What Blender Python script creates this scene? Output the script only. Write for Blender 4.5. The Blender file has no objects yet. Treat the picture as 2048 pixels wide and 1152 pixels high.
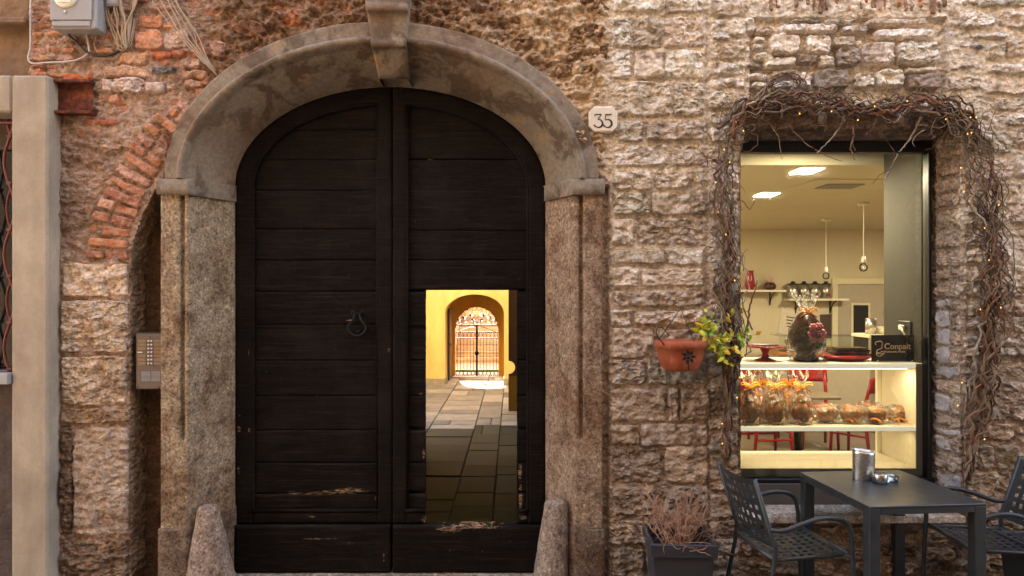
import bpy, math, random
import numpy as np
from mathutils import Vector, Matrix

# ---------------------------------------------------------------- camera, sky, sun, exposure
SC = bpy.context.scene
F, D, ZC, HY = 1450.0, 4.53, 1.845, 590.0      # focal length in photo pixels, distance to the facade, eye height, horizon row
cam = bpy.data.cameras.new('camera')
cam.sensor_width = 36.0
cam.lens = 36.0 * F / 2048.0
cam.shift_y = (HY - 576.0) / 2048.0
cam.clip_start = 0.05
cam.clip_end = 400.0
cam_o = bpy.data.objects.new('camera', cam)
cam_o.location = (0, -D, ZC)
cam_o.rotation_euler = (math.radians(90), 0, 0)
SC.collection.objects.link(cam_o)
SC.camera = cam_o

SUN_DIR = Vector((-0.15, 1.0, 0.66)).normalized()     # towards the sun, behind the house
SUN_EL = math.asin(SUN_DIR.z)
world = bpy.data.worlds.new('World')
SC.world = world
world.use_nodes = True
wn = world.node_tree.nodes
sky = wn.new('ShaderNodeTexSky')
sky.sky_type = 'NISHITA'
sky.sun_disc = False
sky.sun_elevation = SUN_EL
sky.sun_rotation = math.atan2(SUN_DIR.x, SUN_DIR.y)
sky.dust_density = 4.0
sky.ozone_density = 0.6
sky.air_density = 1.0
wn['Background'].inputs[1].default_value = 0.15
world.node_tree.links.new(sky.outputs[0], wn['Background'].inputs[0])
sl = bpy.data.lights.new('sun', 'SUN')
sl.energy = 4.5
sl.angle = math.radians(0.5)
sl.color = (1.0, 0.93, 0.82)
so = bpy.data.objects.new('sun', sl)
so.rotation_euler = SUN_DIR.to_track_quat('Z', 'Y').to_euler()
SC.collection.objects.link(so)

vs = SC.view_settings
vs.view_transform = 'Standard'
vs.look = 'None'
vs.gamma = 1.0
vs.use_curve_mapping = False
vs.exposure = 3.9
vs.use_white_balance = True
vs.white_balance_temperature = 7200
vs.white_balance_tint = 8
SC.render.engine = 'CYCLES'
SC.cycles.use_denoising = True
SC.cycles.max_bounces = 7
SC.cycles.diffuse_bounces = 4
SC.cycles.glossy_bounces = 3
SC.cycles.transmission_bounces = 4
SC.cycles.transparent_max_bounces = 24
SC.cycles.sample_clamp_indirect = 6.0
SC.cycles.caustics_reflective = False
SC.cycles.caustics_refractive = False

# ---------------------------------------------------------------- small helpers
COL = SC.collection
RNG = np.random.default_rng(7)
random.seed(11)

def X(px, y=0.0): return (px - 1024.0) * (D + y) / F
def Z(py, y=0.0): return ZC - (py - HY) * (D + y) / F
def P(px, py, y=0.0): return (X(px, y), y, Z(py, y))
def lin(r, g, b):
    f = lambda c: (c / 255.0 / 12.92) if c <= 10 else ((c / 255.0 + 0.055) / 1.055) ** 2.4
    return (f(r), f(g), f(b))
def C4(c): return (c[0], c[1], c[2], 1.0)

_perm = np.random.default_rng(3).permutation(512)
_ang = np.random.default_rng(4).random(512) * 2 * np.pi
_gx, _gy = np.cos(_ang), np.sin(_ang)
def pn(x, y, seed=0):
    x = np.asarray(x, float) + seed * 17.13; y = np.asarray(y, float) + seed * 9.71
    xi = np.floor(x).astype(int); yi = np.floor(y).astype(int)
    xf = x - xi; yf = y - yi
    u = xf * xf * xf * (xf * (xf * 6 - 15) + 10); v = yf * yf * yf * (yf * (yf * 6 - 15) + 10)
    def g(ix, iy, dx, dy):
        h = _perm[(_perm[ix & 511] + iy) & 511]
        return _gx[h] * dx + _gy[h] * dy
    a = g(xi, yi, xf, yf); b = g(xi + 1, yi, xf - 1, yf)
    c = g(xi, yi + 1, xf, yf - 1); d = g(xi + 1, yi + 1, xf - 1, yf - 1)
    return 1.5 * ((a * (1 - u) + b * u) * (1 - v) + (c * (1 - u) + d * u) * v)
def fbm(x, y, octv=4, seed=0, gain=0.5):
    r = 0; a = 1.0; f = 1.0; t = 0
    for i in range(octv):
        r = r + a * pn(x * f, y * f, seed + i * 3); t += a; a *= gain; f *= 2.07
    return r / t
def ridged(x, y, octv=3, seed=0):
    r = 0; a = 1.0; f = 1.0; t = 0
    for i in range(octv):
        r = r + a * (1 - 2 * np.abs(pn(x * f, y * f, seed + i * 5))); t += a; a *= .5; f *= 2.1
    return r / t
_wj = np.random.default_rng(8).random((512, 2))
def worley(x, y, seed=0):
    """distance to the nearest and second nearest scattered point, one point per unit cell"""
    x = np.asarray(x, float) + seed * 5.3; y = np.asarray(y, float) + seed * 3.1
    xi = np.floor(x).astype(int); yi = np.floor(y).astype(int); f1 = np.full(x.shape, 9.0); f2 = np.full(x.shape, 9.0); cid = np.zeros(x.shape, int)
    for dx in (-1, 0, 1):
        for dy in (-1, 0, 1):
            h = _perm[(_perm[(xi + dx) & 511] + yi + dy) & 511]
            d = np.hypot(xi + dx + _wj[h, 0] - x, yi + dy + _wj[h, 1] - y)
            n1 = d < f1
            f2 = np.where(n1, f1, np.minimum(f2, d)); cid = np.where(n1, h, cid); f1 = np.where(n1, d, f1)
    return f1, f2, cid
def chips(x, y, s, seed=0):
    """scalloped, broken-stone relief in about -1..1: shallow dishes with sharp arrises, each tilted its own way"""
    wx = x + .35 / s * fbm(x * s * .6, y * s * .6, 2, seed + 50); wy = y + .35 / s * fbm(x * s * .6 + 9, y * s * .6, 2, seed + 60)
    f1, f2, cid = worley(wx * s, wy * s * 1.45, seed)
    return (f1 * 1.3 - .6) + 1.1 * (_wj[cid, 0] - .5)
def sstep(a, b, x):
    t = np.clip((x - a) / (b - a), 0, 1)
    return t * t * (3 - 2 * t)

class MB:
    """collects vertices and faces for one mesh"""
    def __init__(s): s.v = []; s.f = []
    def add(s, vs_, fs):
        o = len(s.v); s.v.extend([tuple(map(float, q)) for q in vs_]); s.f.extend([tuple(i + o for i in q) for q in fs]); return s
    def box(s, x0, x1, y0, y1, z0, z1, b=0.004):
        b = min(b, (x1 - x0) * .45, (y1 - y0) * .45, (z1 - z0) * .45)
        lo = (x0, y0, z0); hi = (x1, y1, z1); V = []; idx = {}
        for i in (0, 1):
            for j in (0, 1):
                for k in (0, 1):
                    c = [hi[0] if i else lo[0], hi[1] if j else lo[1], hi[2] if k else lo[2]]
                    sg = [(-1 if i else 1), (-1 if j else 1), (-1 if k else 1)]
                    for ax in range(3):
                        p = [c[t] + (0 if t == ax else sg[t] * b) for t in range(3)]
                        idx[(i, j, k, ax)] = len(V); V.append(p)
        Fs = []
        for ax in range(3):
            o = [t for t in range(3) if t != ax]
            for sd in (0, 1):
                q = []
                for (m, n) in ((0, 0), (1, 0), (1, 1), (0, 1)):
                    key = [0, 0, 0]; key[ax] = sd; key[o[0]] = m; key[o[1]] = n
                    q.append(idx[(*key, ax)])
                flip = (sd == 0) ^ (ax == 1)
                Fs.append(tuple(q[::-1]) if flip else tuple(q))
        for ax in range(3):
            o = [t for t in range(3) if t != ax]
            for m in (0, 1):
                for n in (0, 1):
                    k0 = [0, 0, 0]; k0[o[0]] = m; k0[o[1]] = n; k1 = list(k0); k1[ax] = 1
                    Fs.append((idx[(*k0, o[0])], idx[(*k0, o[1])], idx[(*k1, o[1])], idx[(*k1, o[0])]))
        for i in (0, 1):
            for j in (0, 1):
                for k in (0, 1): Fs.append(tuple(idx[(i, j, k, a)] for a in range(3)))
        return s.add(V, Fs)
    def tube(s, pts, r, n=6, cap=True):
        pts = [Vector(p) for p in pts]; m = len(pts)
        rs = [r] * m if np.isscalar(r) else list(r)
        V = []; Fs = []
        t0 = (pts[1] - pts[0]).normalized()
        up = Vector((0, 0, 1)) if abs(t0.z) < .9 else Vector((1, 0, 0))
        u = t0.cross(up).normalized()
        for i, p in enumerate(pts):
            t = (pts[min(i + 1, m - 1)] - pts[max(i - 1, 0)])
            t = t.normalized() if t.length > 1e-9 else t0
            u = (u - t * u.dot(t)); u = u.normalized() if u.length > 1e-6 else t.orthogonal().normalized()
            w = t.cross(u)
            for k in range(n):
                a = 2 * math.pi * k / n
                V.append(p + u * (math.cos(a) * rs[i]) + w * (math.sin(a) * rs[i]))
        for i in range(m - 1):
            for k in range(n):
                a = i * n + k; b = i * n + (k + 1) % n
                Fs.append((a, b, b + n, a + n))
        if cap:
            Fs.append(tuple(range(n - 1, -1, -1))); Fs.append(tuple((m - 1) * n + k for k in range(n)))
        return s.add(V, Fs)
    def lathe(s, prof, c=(0, 0, 0), n=24, sx=1.0, sy=1.0):
        V = []; Fs = []
        for (r, z) in prof:
            for k in range(n):
                a = 2 * math.pi * k / n
                V.append((c[0] + r * math.cos(a) * sx, c[1] + r * math.sin(a) * sy, c[2] + z))
        for i in range(len(prof) - 1):
            for k in range(n):
                a = i * n + k; b = i * n + (k + 1) % n
                Fs.append((a, b, b + n, a + n))
        if prof[0][0] > 1e-5: Fs.append(tuple(range(n - 1, -1, -1)))
        if prof[-1][0] > 1e-5: Fs.append(tuple((len(prof) - 1) * n + k for k in range(n)))
        return s.add(V, Fs)
    def prism(s, poly, y0, y1):
        """polygon in x,z extruded along y"""
        n = len(poly)
        V = [(x, y0, z) for x, z in poly] + [(x, y1, z) for x, z in poly]
        Fs = [tuple(range(n)), tuple(range(2 * n - 1, n - 1, -1))]
        for i in range(n):
            j = (i + 1) % n
            Fs.append((i, i + n, j + n, j))
        return s.add(V, Fs)
    def ball(s, c, r, n=8, sz=1.0):
        m = max(4, n // 2 + 1)
        return s.lathe([(max(1e-6, r * math.sin(math.pi * i / m)), -r * sz * math.cos(math.pi * i / m)) for i in range(m + 1)], c, n)
    def grid(s, P3):
        """P3: array (rows, cols, 3)"""
        R, Cn = P3.shape[:2]
        Fs = [(i * Cn + j, i * Cn + j + 1, (i + 1) * Cn + j + 1, (i + 1) * Cn + j) for i in range(R - 1) for j in range(Cn - 1)]
        return s.add(P3.reshape(-1, 3), Fs)

def mesh_from(name, v, f, mat, smooth=False):
    me = bpy.data.meshes.new(name)
    me.from_pydata(v, [], f)
    me.materials.append(mat)
    if smooth: me.polygons.foreach_set('use_smooth', np.ones(len(me.polygons), bool))
    me.update()
    return me

def recalc(me):
    import bmesh
    bm = bmesh.new(); bm.from_mesh(me); bmesh.ops.recalc_face_normals(bm, faces=bm.faces); bm.to_mesh(me); bm.free()

def obj(name, mb, mat, parent=None, smooth=False, col=None, attr=None, kind=None, label=None, fix=True, world_coords=True):
    """one mesh object; when it has a parent, the coordinates are world ones and are moved into the parent's place"""
    v = mb.v
    if parent is not None and world_coords:
        b = base_of(parent)
        if b.length > 0: v = [(p[0] - b.x, p[1] - b.y, p[2] - b.z) for p in v]
    me = mesh_from(name, v, mb.f, mat, smooth)
    if fix: recalc(me)
    if attr is not None:
        for an, data in attr.items():
            data = np.asarray(data, np.float32)
            if data.ndim == 1:
                a = me.attributes.new(an, 'FLOAT', 'POINT'); a.data.foreach_set('value', data)
            else:
                a = me.attributes.new(an, 'FLOAT_COLOR', 'POINT')
                a.data.foreach_set('color', np.concatenate([data, np.ones((len(data), 1), np.float32)], 1).ravel())
    o = bpy.data.objects.new(name, me)
    COL.objects.link(o)
    if parent is not None: o.parent = parent
    if col is not None: o.color = C4(col)
    if kind: o['kind'] = kind
    if label: o['label'] = label
    return o

def base_of(o):
    b = Vector((0, 0, 0))
    while o is not None:
        b = b + Vector(o.location); o = o.parent
    return b

def smooth_angle(o, deg=40):
    """smooth shading with sharp edges past an angle"""
    me = o.data
    me.polygons.foreach_set('use_smooth', np.ones(len(me.polygons), bool))
    me.set_sharp_from_angle(angle=math.radians(deg))
    return o

def thing(name, label, cat, loc=(0, 0, 0), rz=0.0, group=None):
    o = bpy.data.objects.new(name, None)
    o.location = loc; o.rotation_euler = (0, 0, rz)
    o.empty_display_size = .1
    COL.objects.link(o)
    o['label'] = label; o['category'] = cat
    if group: o['group'] = group
    return o
def tag(o, label, cat, group=None):
    o['label'] = label; o['category'] = cat
    if group: o['group'] = group
    return o
def struct(o): o['kind'] = 'structure'; return o
def copy_tree(o, parent=None):
    c = o.copy(); COL.objects.link(c); c.parent = parent
    for ch in o.children: copy_tree(ch, c)
    return c

# ---------------------------------------------------------------- materials
class NT:
    def __init__(s, name):
        s.m = bpy.data.materials.new(name); s.m.use_nodes = True
        s.t = s.m.node_tree; s.n = s.t.nodes; s.b = s.n['Principled BSDF']; s.out = s.n['Material Output']
    def new(s, typ, **kw):
        nd = s.n.new(typ)
        for k, v in kw.items():
            if k.startswith('i_'):
                key = k[2:]; key = int(key) if key.isdigit() else key.replace('_', ' ')
                s.put(nd.inputs[key], v)
            else: setattr(nd, k, v)
        return nd
    def put(s, sock, v):
        if isinstance(v, bpy.types.NodeSocket): s.t.links.new(v, sock)
        elif isinstance(v, (tuple, list)) and len(v) == 3 and sock.type == 'RGBA': sock.default_value = C4(v)
        else: sock.default_value = v
    def coord(s, which='Object', scale=(1, 1, 1), loc=(0, 0, 0)):
        tc = s.new('ShaderNodeTexCoord')
        mp = s.new('ShaderNodeMapping'); s.t.links.new(tc.outputs[which], mp.inputs[0])
        mp.inputs['Scale'].default_value = scale; mp.inputs['Location'].default_value = loc
        return mp.outputs[0]
    def noise(s, vec, scale, detail=6, rough=.6, dist=0.0):
        return s.new('ShaderNodeTexNoise', i_Vector=vec, i_Scale=scale, i_Detail=detail, i_Roughness=rough, i_Distortion=dist).outputs[0]
    def voro(s, vec, scale, feature='F1', out='Distance'):
        nd = s.new('ShaderNodeTexVoronoi', feature=feature, i_Vector=vec, i_Scale=scale)
        return nd.outputs[out]
    def ramp(s, fac, stops, interp='LINEAR'):
        nd = s.new('ShaderNodeValToRGB', i_Fac=fac); cr = nd.color_ramp; cr.interpolation = interp
        while len(cr.elements) < len(stops): cr.elements.new(.5)
        for e, (p, c) in zip(cr.elements, stops):
            e.position = p; e.color = C4(c) if not np.isscalar(c) else (c, c, c, 1)
        return nd.outputs[0]
    def mix(s, fac, a, b, typ='MIX'):
        nd = s.new('ShaderNodeMix', data_type='RGBA', blend_type=typ)
        s.put(nd.inputs[0], fac); s.put(nd.inputs[6], a); s.put(nd.inputs[7], b)
        return nd.outputs[2]
    def math(s, op, a, b=0.0, clamp=False):
        nd = s.new('ShaderNodeMath', operation=op, use_clamp=clamp); s.put(nd.inputs[0], a); s.put(nd.inputs[1], b)
        return nd.outputs[0]
    def bump(s, h, strength=.5, dist=.01, normal=None):
        nd = s.new('ShaderNodeBump', i_Height=h, i_Strength=strength, i_Distance=dist)
        if normal is not None: s.put(nd.inputs['Normal'], normal)
        return nd.outputs[0]
    def fin(s, color=None, rough=None, normal=None, metal=None, spec=None, **kw):
        if color is not None: s.put(s.b.inputs['Base Color'], color)
        if rough is not None: s.put(s.b.inputs['Roughness'], rough)
        if normal is not None: s.put(s.b.inputs['Normal'], normal)
        if metal is not None: s.put(s.b.inputs['Metallic'], metal)
        if spec is not None: s.put(s.b.inputs['Specular IOR Level'], spec)
        for k, v in kw.items(): s.put(s.b.inputs[k.replace('_', ' ')], v)
        return s.m

def stone_mat(name, base='object', speck=.35, patina=.55, patina_col=(.5, .43, .38), light=(1.25, 1.24, 1.22), bump=.6, fine=60, rough=.92, chip=1.0, dust=None):
    """weathered stone: object colour (or vertex colour 'Col') broken up by patches, grain and pits"""
    s = NT(name)
    v = s.coord('Object')
    if base == 'object': bc = s.new('ShaderNodeObjectInfo').outputs['Color']
    elif base == 'attr': bc = s.new('ShaderNodeAttribute', attribute_name='Col').outputs['Color']
    else: bc = s.new('ShaderNodeRGB').outputs[0]; bc.node.outputs[0].default_value = C4(base)
    n1 = s.noise(v, 3.1, 6, .62, .6)
    n2 = s.noise(v, 14, 5, .65, .3)
    n3 = s.noise(v, fine, 3, .7)
    c = s.mix(1.0, bc, s.ramp(n2, [(.3, (.68, .65, .62)), (.48, (1, 1, 1)), (.7, light)]), 'MULTIPLY')
    if dust is not None: c = s.mix(s.ramp(s.noise(v, 24, 7, .7, .5), [(.44, 0.0), (.62, .75)]), c, dust)
    pm = s.ramp(n1, [(.5, 0.0), (.66, patina)])
    c = s.mix(pm, c, s.mix(1.0, c, patina_col, 'MULTIPLY'))
    sp = s.ramp(n3, [(.3, 1 - speck), (.5, 1.0), (.7, 1 + speck)])
    c = s.mix(1.0, c, sp, 'MULTIPLY')
    wv = s.new('ShaderNodeVectorMath', operation='ADD', i_0=s.coord('Object', (1, 1, 1.5)), i_1=s.new('ShaderNodeVectorMath', operation='SCALE', i_0=s.new('ShaderNodeTexNoise', i_Vector=v, i_Scale=7.0, i_Detail=2.0).outputs[1], i_Scale=.06).outputs[0]).outputs[0]
    vor = s.math('ADD', s.math('MULTIPLY', s.voro(wv, 17), .9), s.math('MULTIPLY', s.voro(wv, 38), .34))
    if base == 'object': vor = s.math('MULTIPLY', vor, s.ramp(s.new('ShaderNodeObjectInfo').outputs['Random'], [(0, .12), (.35, .5), (1, 1.25)]))
    h = s.math('ADD', s.math('ADD', s.math('MULTIPLY', n2, .6), s.math('MULTIPLY', vor, chip * 1.5)), s.math('MULTIPLY', n3, .28))
    nb = s.bump(h, bump, .03)
    return s.fin(c, rough, nb, spec=.2)

def plain(name, c, rough=.6, metal=0.0, spec=.5, var=.12, scale=20, bump=0.0, **kw):
    s = NT(name); v = s.coord('Object')
    n = s.noise(v, scale, 5, .6)
    col = s.mix(1.0, c, s.ramp(n, [(.25, 1 - var), (.75, 1 + var)]), 'MULTIPLY')
    r = s.ramp(n, [(.2, max(0, rough - .08)), (.8, min(1, rough + .08))])
    nb = s.bump(n, bump, .004) if bump else None
    return s.fin(col, r, nb, metal, spec, **kw)

M = {}
M['stone'] = stone_mat('weathered_stone', patina=.6, bump=1.0, speck=.4)
M['mortar'] = stone_mat('old_mortar', 'attr', patina=.5, bump=.9, speck=.4, fine=45, chip=.55)
M['brick'] = stone_mat('old_brick', patina=.5, patina_col=(.55, .5, .48), light=(1.3, 1.25, 1.2), bump=.5, fine=80, chip=.6, dust=lin(182, 144, 120))
M['smooth_stone'] = stone_mat('dressed_stone', patina=.3, bump=.25, speck=.15, chip=.15)

def granite():
    s = NT('bush_hammered_granite'); v = s.coord('Object')
    bc = s.new('ShaderNodeObjectInfo').outputs['Color']
    n1 = s.noise(v, 2.4, 7, .6, .8); n2 = s.noise(v, 60, 4, .75); n3 = s.noise(v, 150, 3, .7); n4 = s.noise(v, 9, 7, .65)
    c = s.mix(1.0, bc, s.ramp(n2, [(.33, (.3, .26, .24)), (.47, (.85, .82, .8)), (.6, (1.2, 1.17, 1.12)), (.72, (1.9, 1.85, 1.75))]), 'MULTIPLY')
    n5 = s.noise(v, 26, 6, .7, .4)
    c = s.mix(1.0, c, s.ramp(n5, [(.3, (.42, .38, .36)), (.46, (.95, .94, .93)), (.58, (1.05, 1.04, 1.02)), (.68, (1.75, 1.7, 1.62))]), 'MULTIPLY')
    c = s.mix(1.0, c, s.ramp(n3, [(.35, .75), (.65, 1.25)]), 'MULTIPLY')
    c = s.mix(s.ramp(n1, [(.46, 0.0), (.62, .75)]), c, s.mix(1.0, c, (.5, .36, .26), 'MULTIPLY'))
    c = s.mix(s.ramp(n4, [(.5, 0.0), (.64, .7)]), c, s.mix(1.0, c, (.45, .4, .38), 'MULTIPLY'))
    h = s.math('ADD', n2, s.math('MULTIPLY', n3, .5))
    return s.fin(c, .85, s.bump(h, .6, .006), spec=.25)
M['granite'] = granite()

def stucco_arch():
    """painted arch stones: dark brown wash flaking off a paler coat"""
    s = NT('flaking_arch_stone'); v = s.coord('Object')
    n1 = s.noise(v, 3.6, 9, .6, .5); n2 = s.noise(v, 30, 6, .7); n3 = s.noise(v, 1.7, 4, .6); n4 = s.noise(v, 110, 3, .6)
    c = s.mix(s.ramp(n1, [(.49, 0.0), (.56, 1.0)]), lin(134, 118, 101), lin(98, 80, 64))
    c = s.mix(s.ramp(n3, [(.48, 0.0), (.62, .6)]), c, lin(122, 96, 76))
    c = s.mix(s.ramp(s.noise(v, 5.2, 9, .65, .3), [(.61, 0.0), (.63, .7)]), c, lin(150, 122, 92))
    c = s.mix(1.0, c, s.ramp(n2, [(.3, .72), (.7, 1.28)]), 'MULTIPLY')
    c = s.mix(1.0, c, s.ramp(n4, [(.3, .85), (.7, 1.15)]), 'MULTIPLY')
    h = s.math('ADD', s.math('MULTIPLY', n1, .6), s.math('MULTIPLY', n2, .35))
    return s.fin(c, .8, s.bump(h, .4, .012), spec=.3)
M['arch'] = stucco_arch()

def door_wood():
    s = NT('blackened_door_wood')
    v = s.coord('Object', (1, 1, 9)); v0 = s.coord('Object')
    dv = s.new('ShaderNodeObjectInfo').outputs['Random']
    off = s.new('ShaderNodeCombineXYZ', i_0=s.math('MULTIPLY', dv, 37.0), i_1=0.0, i_2=s.math('MULTIPLY', dv, 11.0)).outputs[0]
    vv = s.new('ShaderNodeVectorMath', operation='ADD', i_0=v, i_1=off).outputs[0]
    g = s.noise(vv, 9, 8, .7, .6); g2 = s.noise(vv, 38, 5, .7); n1 = s.noise(v0, 2.3, 6, .6); n4 = s.noise(v0, 26, 4, .6)
    c = s.mix(s.ramp(g, [(.35, 0.0), (.68, 1.0)]), lin(8, 6, 5), lin(24, 17, 13))
    c = s.mix(s.ramp(n1, [(.48, 0.0), (.7, .8)]), c, lin(36, 29, 25))
    c = s.mix(s.ramp(g2, [(.56, 0.0), (.76, .55)]), c, lin(56, 42, 33))
    sc = s.ramp(s.noise(s.coord('Object', (6, 1, 30)), 5, 6, .75), [(.69, 0.0), (.74, .7)])
    c = s.mix(sc, c, lin(92, 78, 66))
    st = s.noise(s.coord('Object', (.7, 1, 26)), 3.2, 8, .78, .3)
    c = s.mix(s.ramp(st, [(.53, 0.0), (.68, .75)]), c, lin(58, 47, 40))
    c = s.mix(s.ramp(s.noise(s.coord('Object', (2.2, 1, 14)), 7, 7, .8), [(.62, 0.0), (.7, .5)]), c, lin(104, 86, 70))
    w = s.new('ShaderNodeAttribute', attribute_name='wear').outputs['Fac']
    bare = s.mix(s.ramp(s.noise(vv, 20, 5, .7), [(.35, 0.0), (.65, 1.0)]), lin(112, 62, 36), lin(196, 166, 132))
    wm = s.math('GREATER_THAN', s.math('ADD', w, s.math('MULTIPLY', s.math('SUBTRACT', s.noise(vv, 22, 6, .8), .5), 3.6)), 1.0)
    c = s.mix(s.math('MULTIPLY', wm, s.math('GREATER_THAN', w, .02)), c, bare)
    h = s.math('ADD', s.math('MULTIPLY', g, .8), s.math('MULTIPLY', g2, .45))
    return s.fin(c, s.ramp(n4, [(.3, .5), (.7, .75)]), s.bump(h, .6, .008), spec=.1)
M['door'] = door_wood()

def plaster(name, a, b, scale=2.0, bump=.15, rough=.85, fine=120):
    s = NT(name); v = s.coord('Object')
    n = s.noise(v, scale, 8, .6, .4); n2 = s.noise(v, fine, 4, .6); n3 = s.noise(s.coord('Object', (1, 1, .25)), scale * 3, 6, .6)
    c = s.mix(s.ramp(n, [(.3, 0.0), (.7, 1.0)]), a, b)
    c = s.mix(1.0, c, s.ramp(n3, [(.3, .96 if name.startswith('shop') else .78), (.55, 1.0), (.75, 1.03 if name.startswith('shop') else 1.1)]), 'MULTIPLY')
    c = s.mix(1.0, c, s.ramp(n2, [(.3, .93), (.7, 1.07)]), 'MULTIPLY')
    return s.fin(c, rough, s.bump(s.math('ADD', n2, s.math('MULTIPLY', n, .5)), bump, .008), spec=.25)
M['surround'] = plaster('smooth_beige_render', lin(150, 134, 116), lin(180, 164, 144), 2.6, .14, .85, 75)
M['rough_plaster'] = plaster('rough_brown_plaster', lin(112, 88, 70), lin(146, 116, 90), 3.0, 1.0, .95, 40)
M['grey_plaster'] = plaster('dark_rough_plaster', lin(78, 68, 66), lin(98, 84, 78), 4.0, 1.0, .95, 50)
M['yellow'] = plaster('yellow_wall_paint', lin(208, 184, 124), lin(220, 198, 138), 1.2, .06, .8)
M['ochre'] = plaster('ochre_wall_paint', lin(196, 144, 62), lin(204, 154, 72), 1.2, .06, .8)
M['dark_ochre'] = plaster('dull_ochre_paint', lin(112, 88, 40), lin(122, 96, 46), 1.2, .06, .8)
M['plinth'] = plaster('grey_plinth', lin(150, 140, 130), lin(168, 158, 148), 3, .1)
M['shop_wall'] = plaster('shop_wall_paint', lin(206, 194, 166), lin(214, 202, 174), 1.0, .04, .8)
M['shop_ceiling'] = plaster('shop_ceiling_paint', lin(205, 195, 165), lin(212, 202, 172), 1.0, .03, .85)
M['shop_floor'] = plaster('shop_floor_tile', lin(104, 92, 76), lin(120, 106, 88), 2.0, .05, .45)
M['opposite'] = plaster('opposite_house_paint', lin(104, 92, 78), lin(116, 102, 86), 1.2, .1)
M['partition'] = plaster('olive_grey_paint', lin(58, 56, 48), lin(66, 63, 54), 1.0, .04, .8)
M['white'] = plain('white_lacquer', lin(232, 224, 204), .35, var=.03)
M['white_paint'] = plain('cream_paint', lin(222, 210, 178), .5, var=.05)
M['iron'] = plain('black_iron', lin(28, 24, 23), .5, .6, var=.3, scale=60, bump=.2)
M['frame'] = plain('black_window_frame', lin(16, 14, 14), .4, var=.1)
M['panel'] = plain('dark_grey_panel', lin(84, 78, 74), .5, var=.1)
M['steel'] = plain('brushed_steel', lin(200, 196, 190), .3, 1.0, var=.05, scale=80)
M['anthracite'] = plain('anthracite_powder_coat', lin(50, 51, 51), .4, .1, var=.3, scale=14)
M['planter'] = plain('dark_grey_plastic', lin(52, 50, 54), .55, var=.08)
def terracotta():
    s = NT('weathered_terracotta'); v = s.coord('Object')
    n = s.noise(v, 9, 7, .65, .4); n2 = s.noise(s.coord('Object', (1, 1, .35)), 30, 5, .6)
    c = s.mix(s.ramp(n, [(.35, 0.0), (.7, 1.0)]), lin(150, 72, 44), lin(174, 92, 60))
    c = s.mix(s.ramp(n2, [(.55, 0.0), (.75, .45)]), c, lin(206, 150, 120))
    return s.fin(c, .7, s.bump(n2, .1, .003), spec=.3)
M['terracotta'] = terracotta()
M['red'] = plain('red_lacquered_wood', lin(150, 18, 18), .3, var=.15)
M['redc'] = plain('red_ceramic', lin(150, 22, 24), .2, var=.1)
M['choc'] = plain('dark_chocolate', lin(62, 32, 20), .28, var=.2, scale=30)
M['choc2'] = plain('milk_chocolate', lin(192, 128, 82), .28, var=.25, scale=40)
M['gold'] = plain('gold_decoration', lin(226, 196, 130), .4, var=.2)
M['pink'] = plain('pink_sugar', lin(238, 152, 164), .6, var=.15, scale=70)
M['leaf'] = plain('green_leaf', lin(78, 132, 42), .5, var=.2)
M['orange'] = plain('orange_ribbon', lin(240, 148, 24), .4, var=.15)
M['granite_white'] = granite()
M['greybox'] = plain('grey_box_plastic', lin(150, 146, 146), .5, var=.06)
M['wire'] = plain('beige_cable', lin(168, 144, 116), .6, var=.15)
M['wire_white'] = plain('white_cable', lin(190, 184, 178), .6, var=.1)
M['wire_black'] = plain('black_cable', lin(24, 22, 22), .5, var=.2)
M['bronze'] = plain('brown_anodised_metal', lin(104, 90, 83), .42, .5, var=.06, scale=60)
M['bronze_dark'] = plain('dark_bronze_frame', lin(80, 62, 54), .45, .5, var=.08)
M['label_strip'] = plain('yellowed_name_strip', lin(134, 106, 74), .35, var=.2)
M['plaque'] = plain('cream_marble', lin(222, 206, 184), .5, var=.07, scale=9)
M['ink'] = plain('dark_engraving', lin(34, 34, 38), .6)
M['soil'] = plain('dark_soil', lin(48, 36, 28), .95, var=.4, scale=60, bump=1.0)
M['twig'] = plain('dry_twig', lin(172, 126, 96), .75, var=.3, scale=30)
M['wood_top'] = plain('grey_oak_veneer', lin(128, 112, 92), .5, var=.15, scale=9)
M['wood_warm'] = plain('warm_oak', lin(168, 112, 62), .5, var=.2, scale=9)
M['black_gloss'] = plain('black_gloss_sign', lin(26, 20, 18), .12, var=.05)
M['sign_gold'] = plain('pale_gold_print', lin(240, 212, 172), .5, var=.05)
M['grass'] = plain('grass_green', lin(110, 150, 40), .8, var=.3, scale=15)
M['garden_stone'] = plaster('garden_stone', lin(138, 120, 104), lin(154, 136, 118), 2, .3)
M['peach'] = plaster('peach_wall', lin(222, 160, 122), lin(228, 168, 132), 1.5, .1)
M['dark_glass'] = plain('dark_window_glass', lin(22, 22, 26), .08, var=.05)
M['tin_label'] = plain('tin_label', lin(120, 36, 26), .5)
M['paper'] = plain('printed_paper', lin(214, 204, 184), .7, var=.2, scale=40)
M['vent'] = plain('grey_vent', lin(120, 116, 100), .5)
M['grey_door'] = plain('grey_door_paint', lin(176, 164, 146), .5, var=.06)

def rust():
    s = NT('rusty_iron'); v = s.coord('Object')
    n = s.noise(v, 22, 8, .7, .5); n2 = s.noise(v, 120, 4, .7)
    c = s.ramp(n, [(.3, lin(44, 22, 16)), (.5, lin(96, 44, 24)), (.68, lin(150, 74, 34))])
    c = s.mix(1.0, c, s.ramp(n2, [(.3, .7), (.7, 1.3)]), 'MULTIPLY')
    return s.fin(c, .8, s.bump(s.math('ADD', n, n2), .5, .006), .2)
M['rust'] = rust()
M['grille'] = plain('red_brown_iron', lin(104, 44, 32), .55, .2, var=.25, scale=30)

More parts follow.
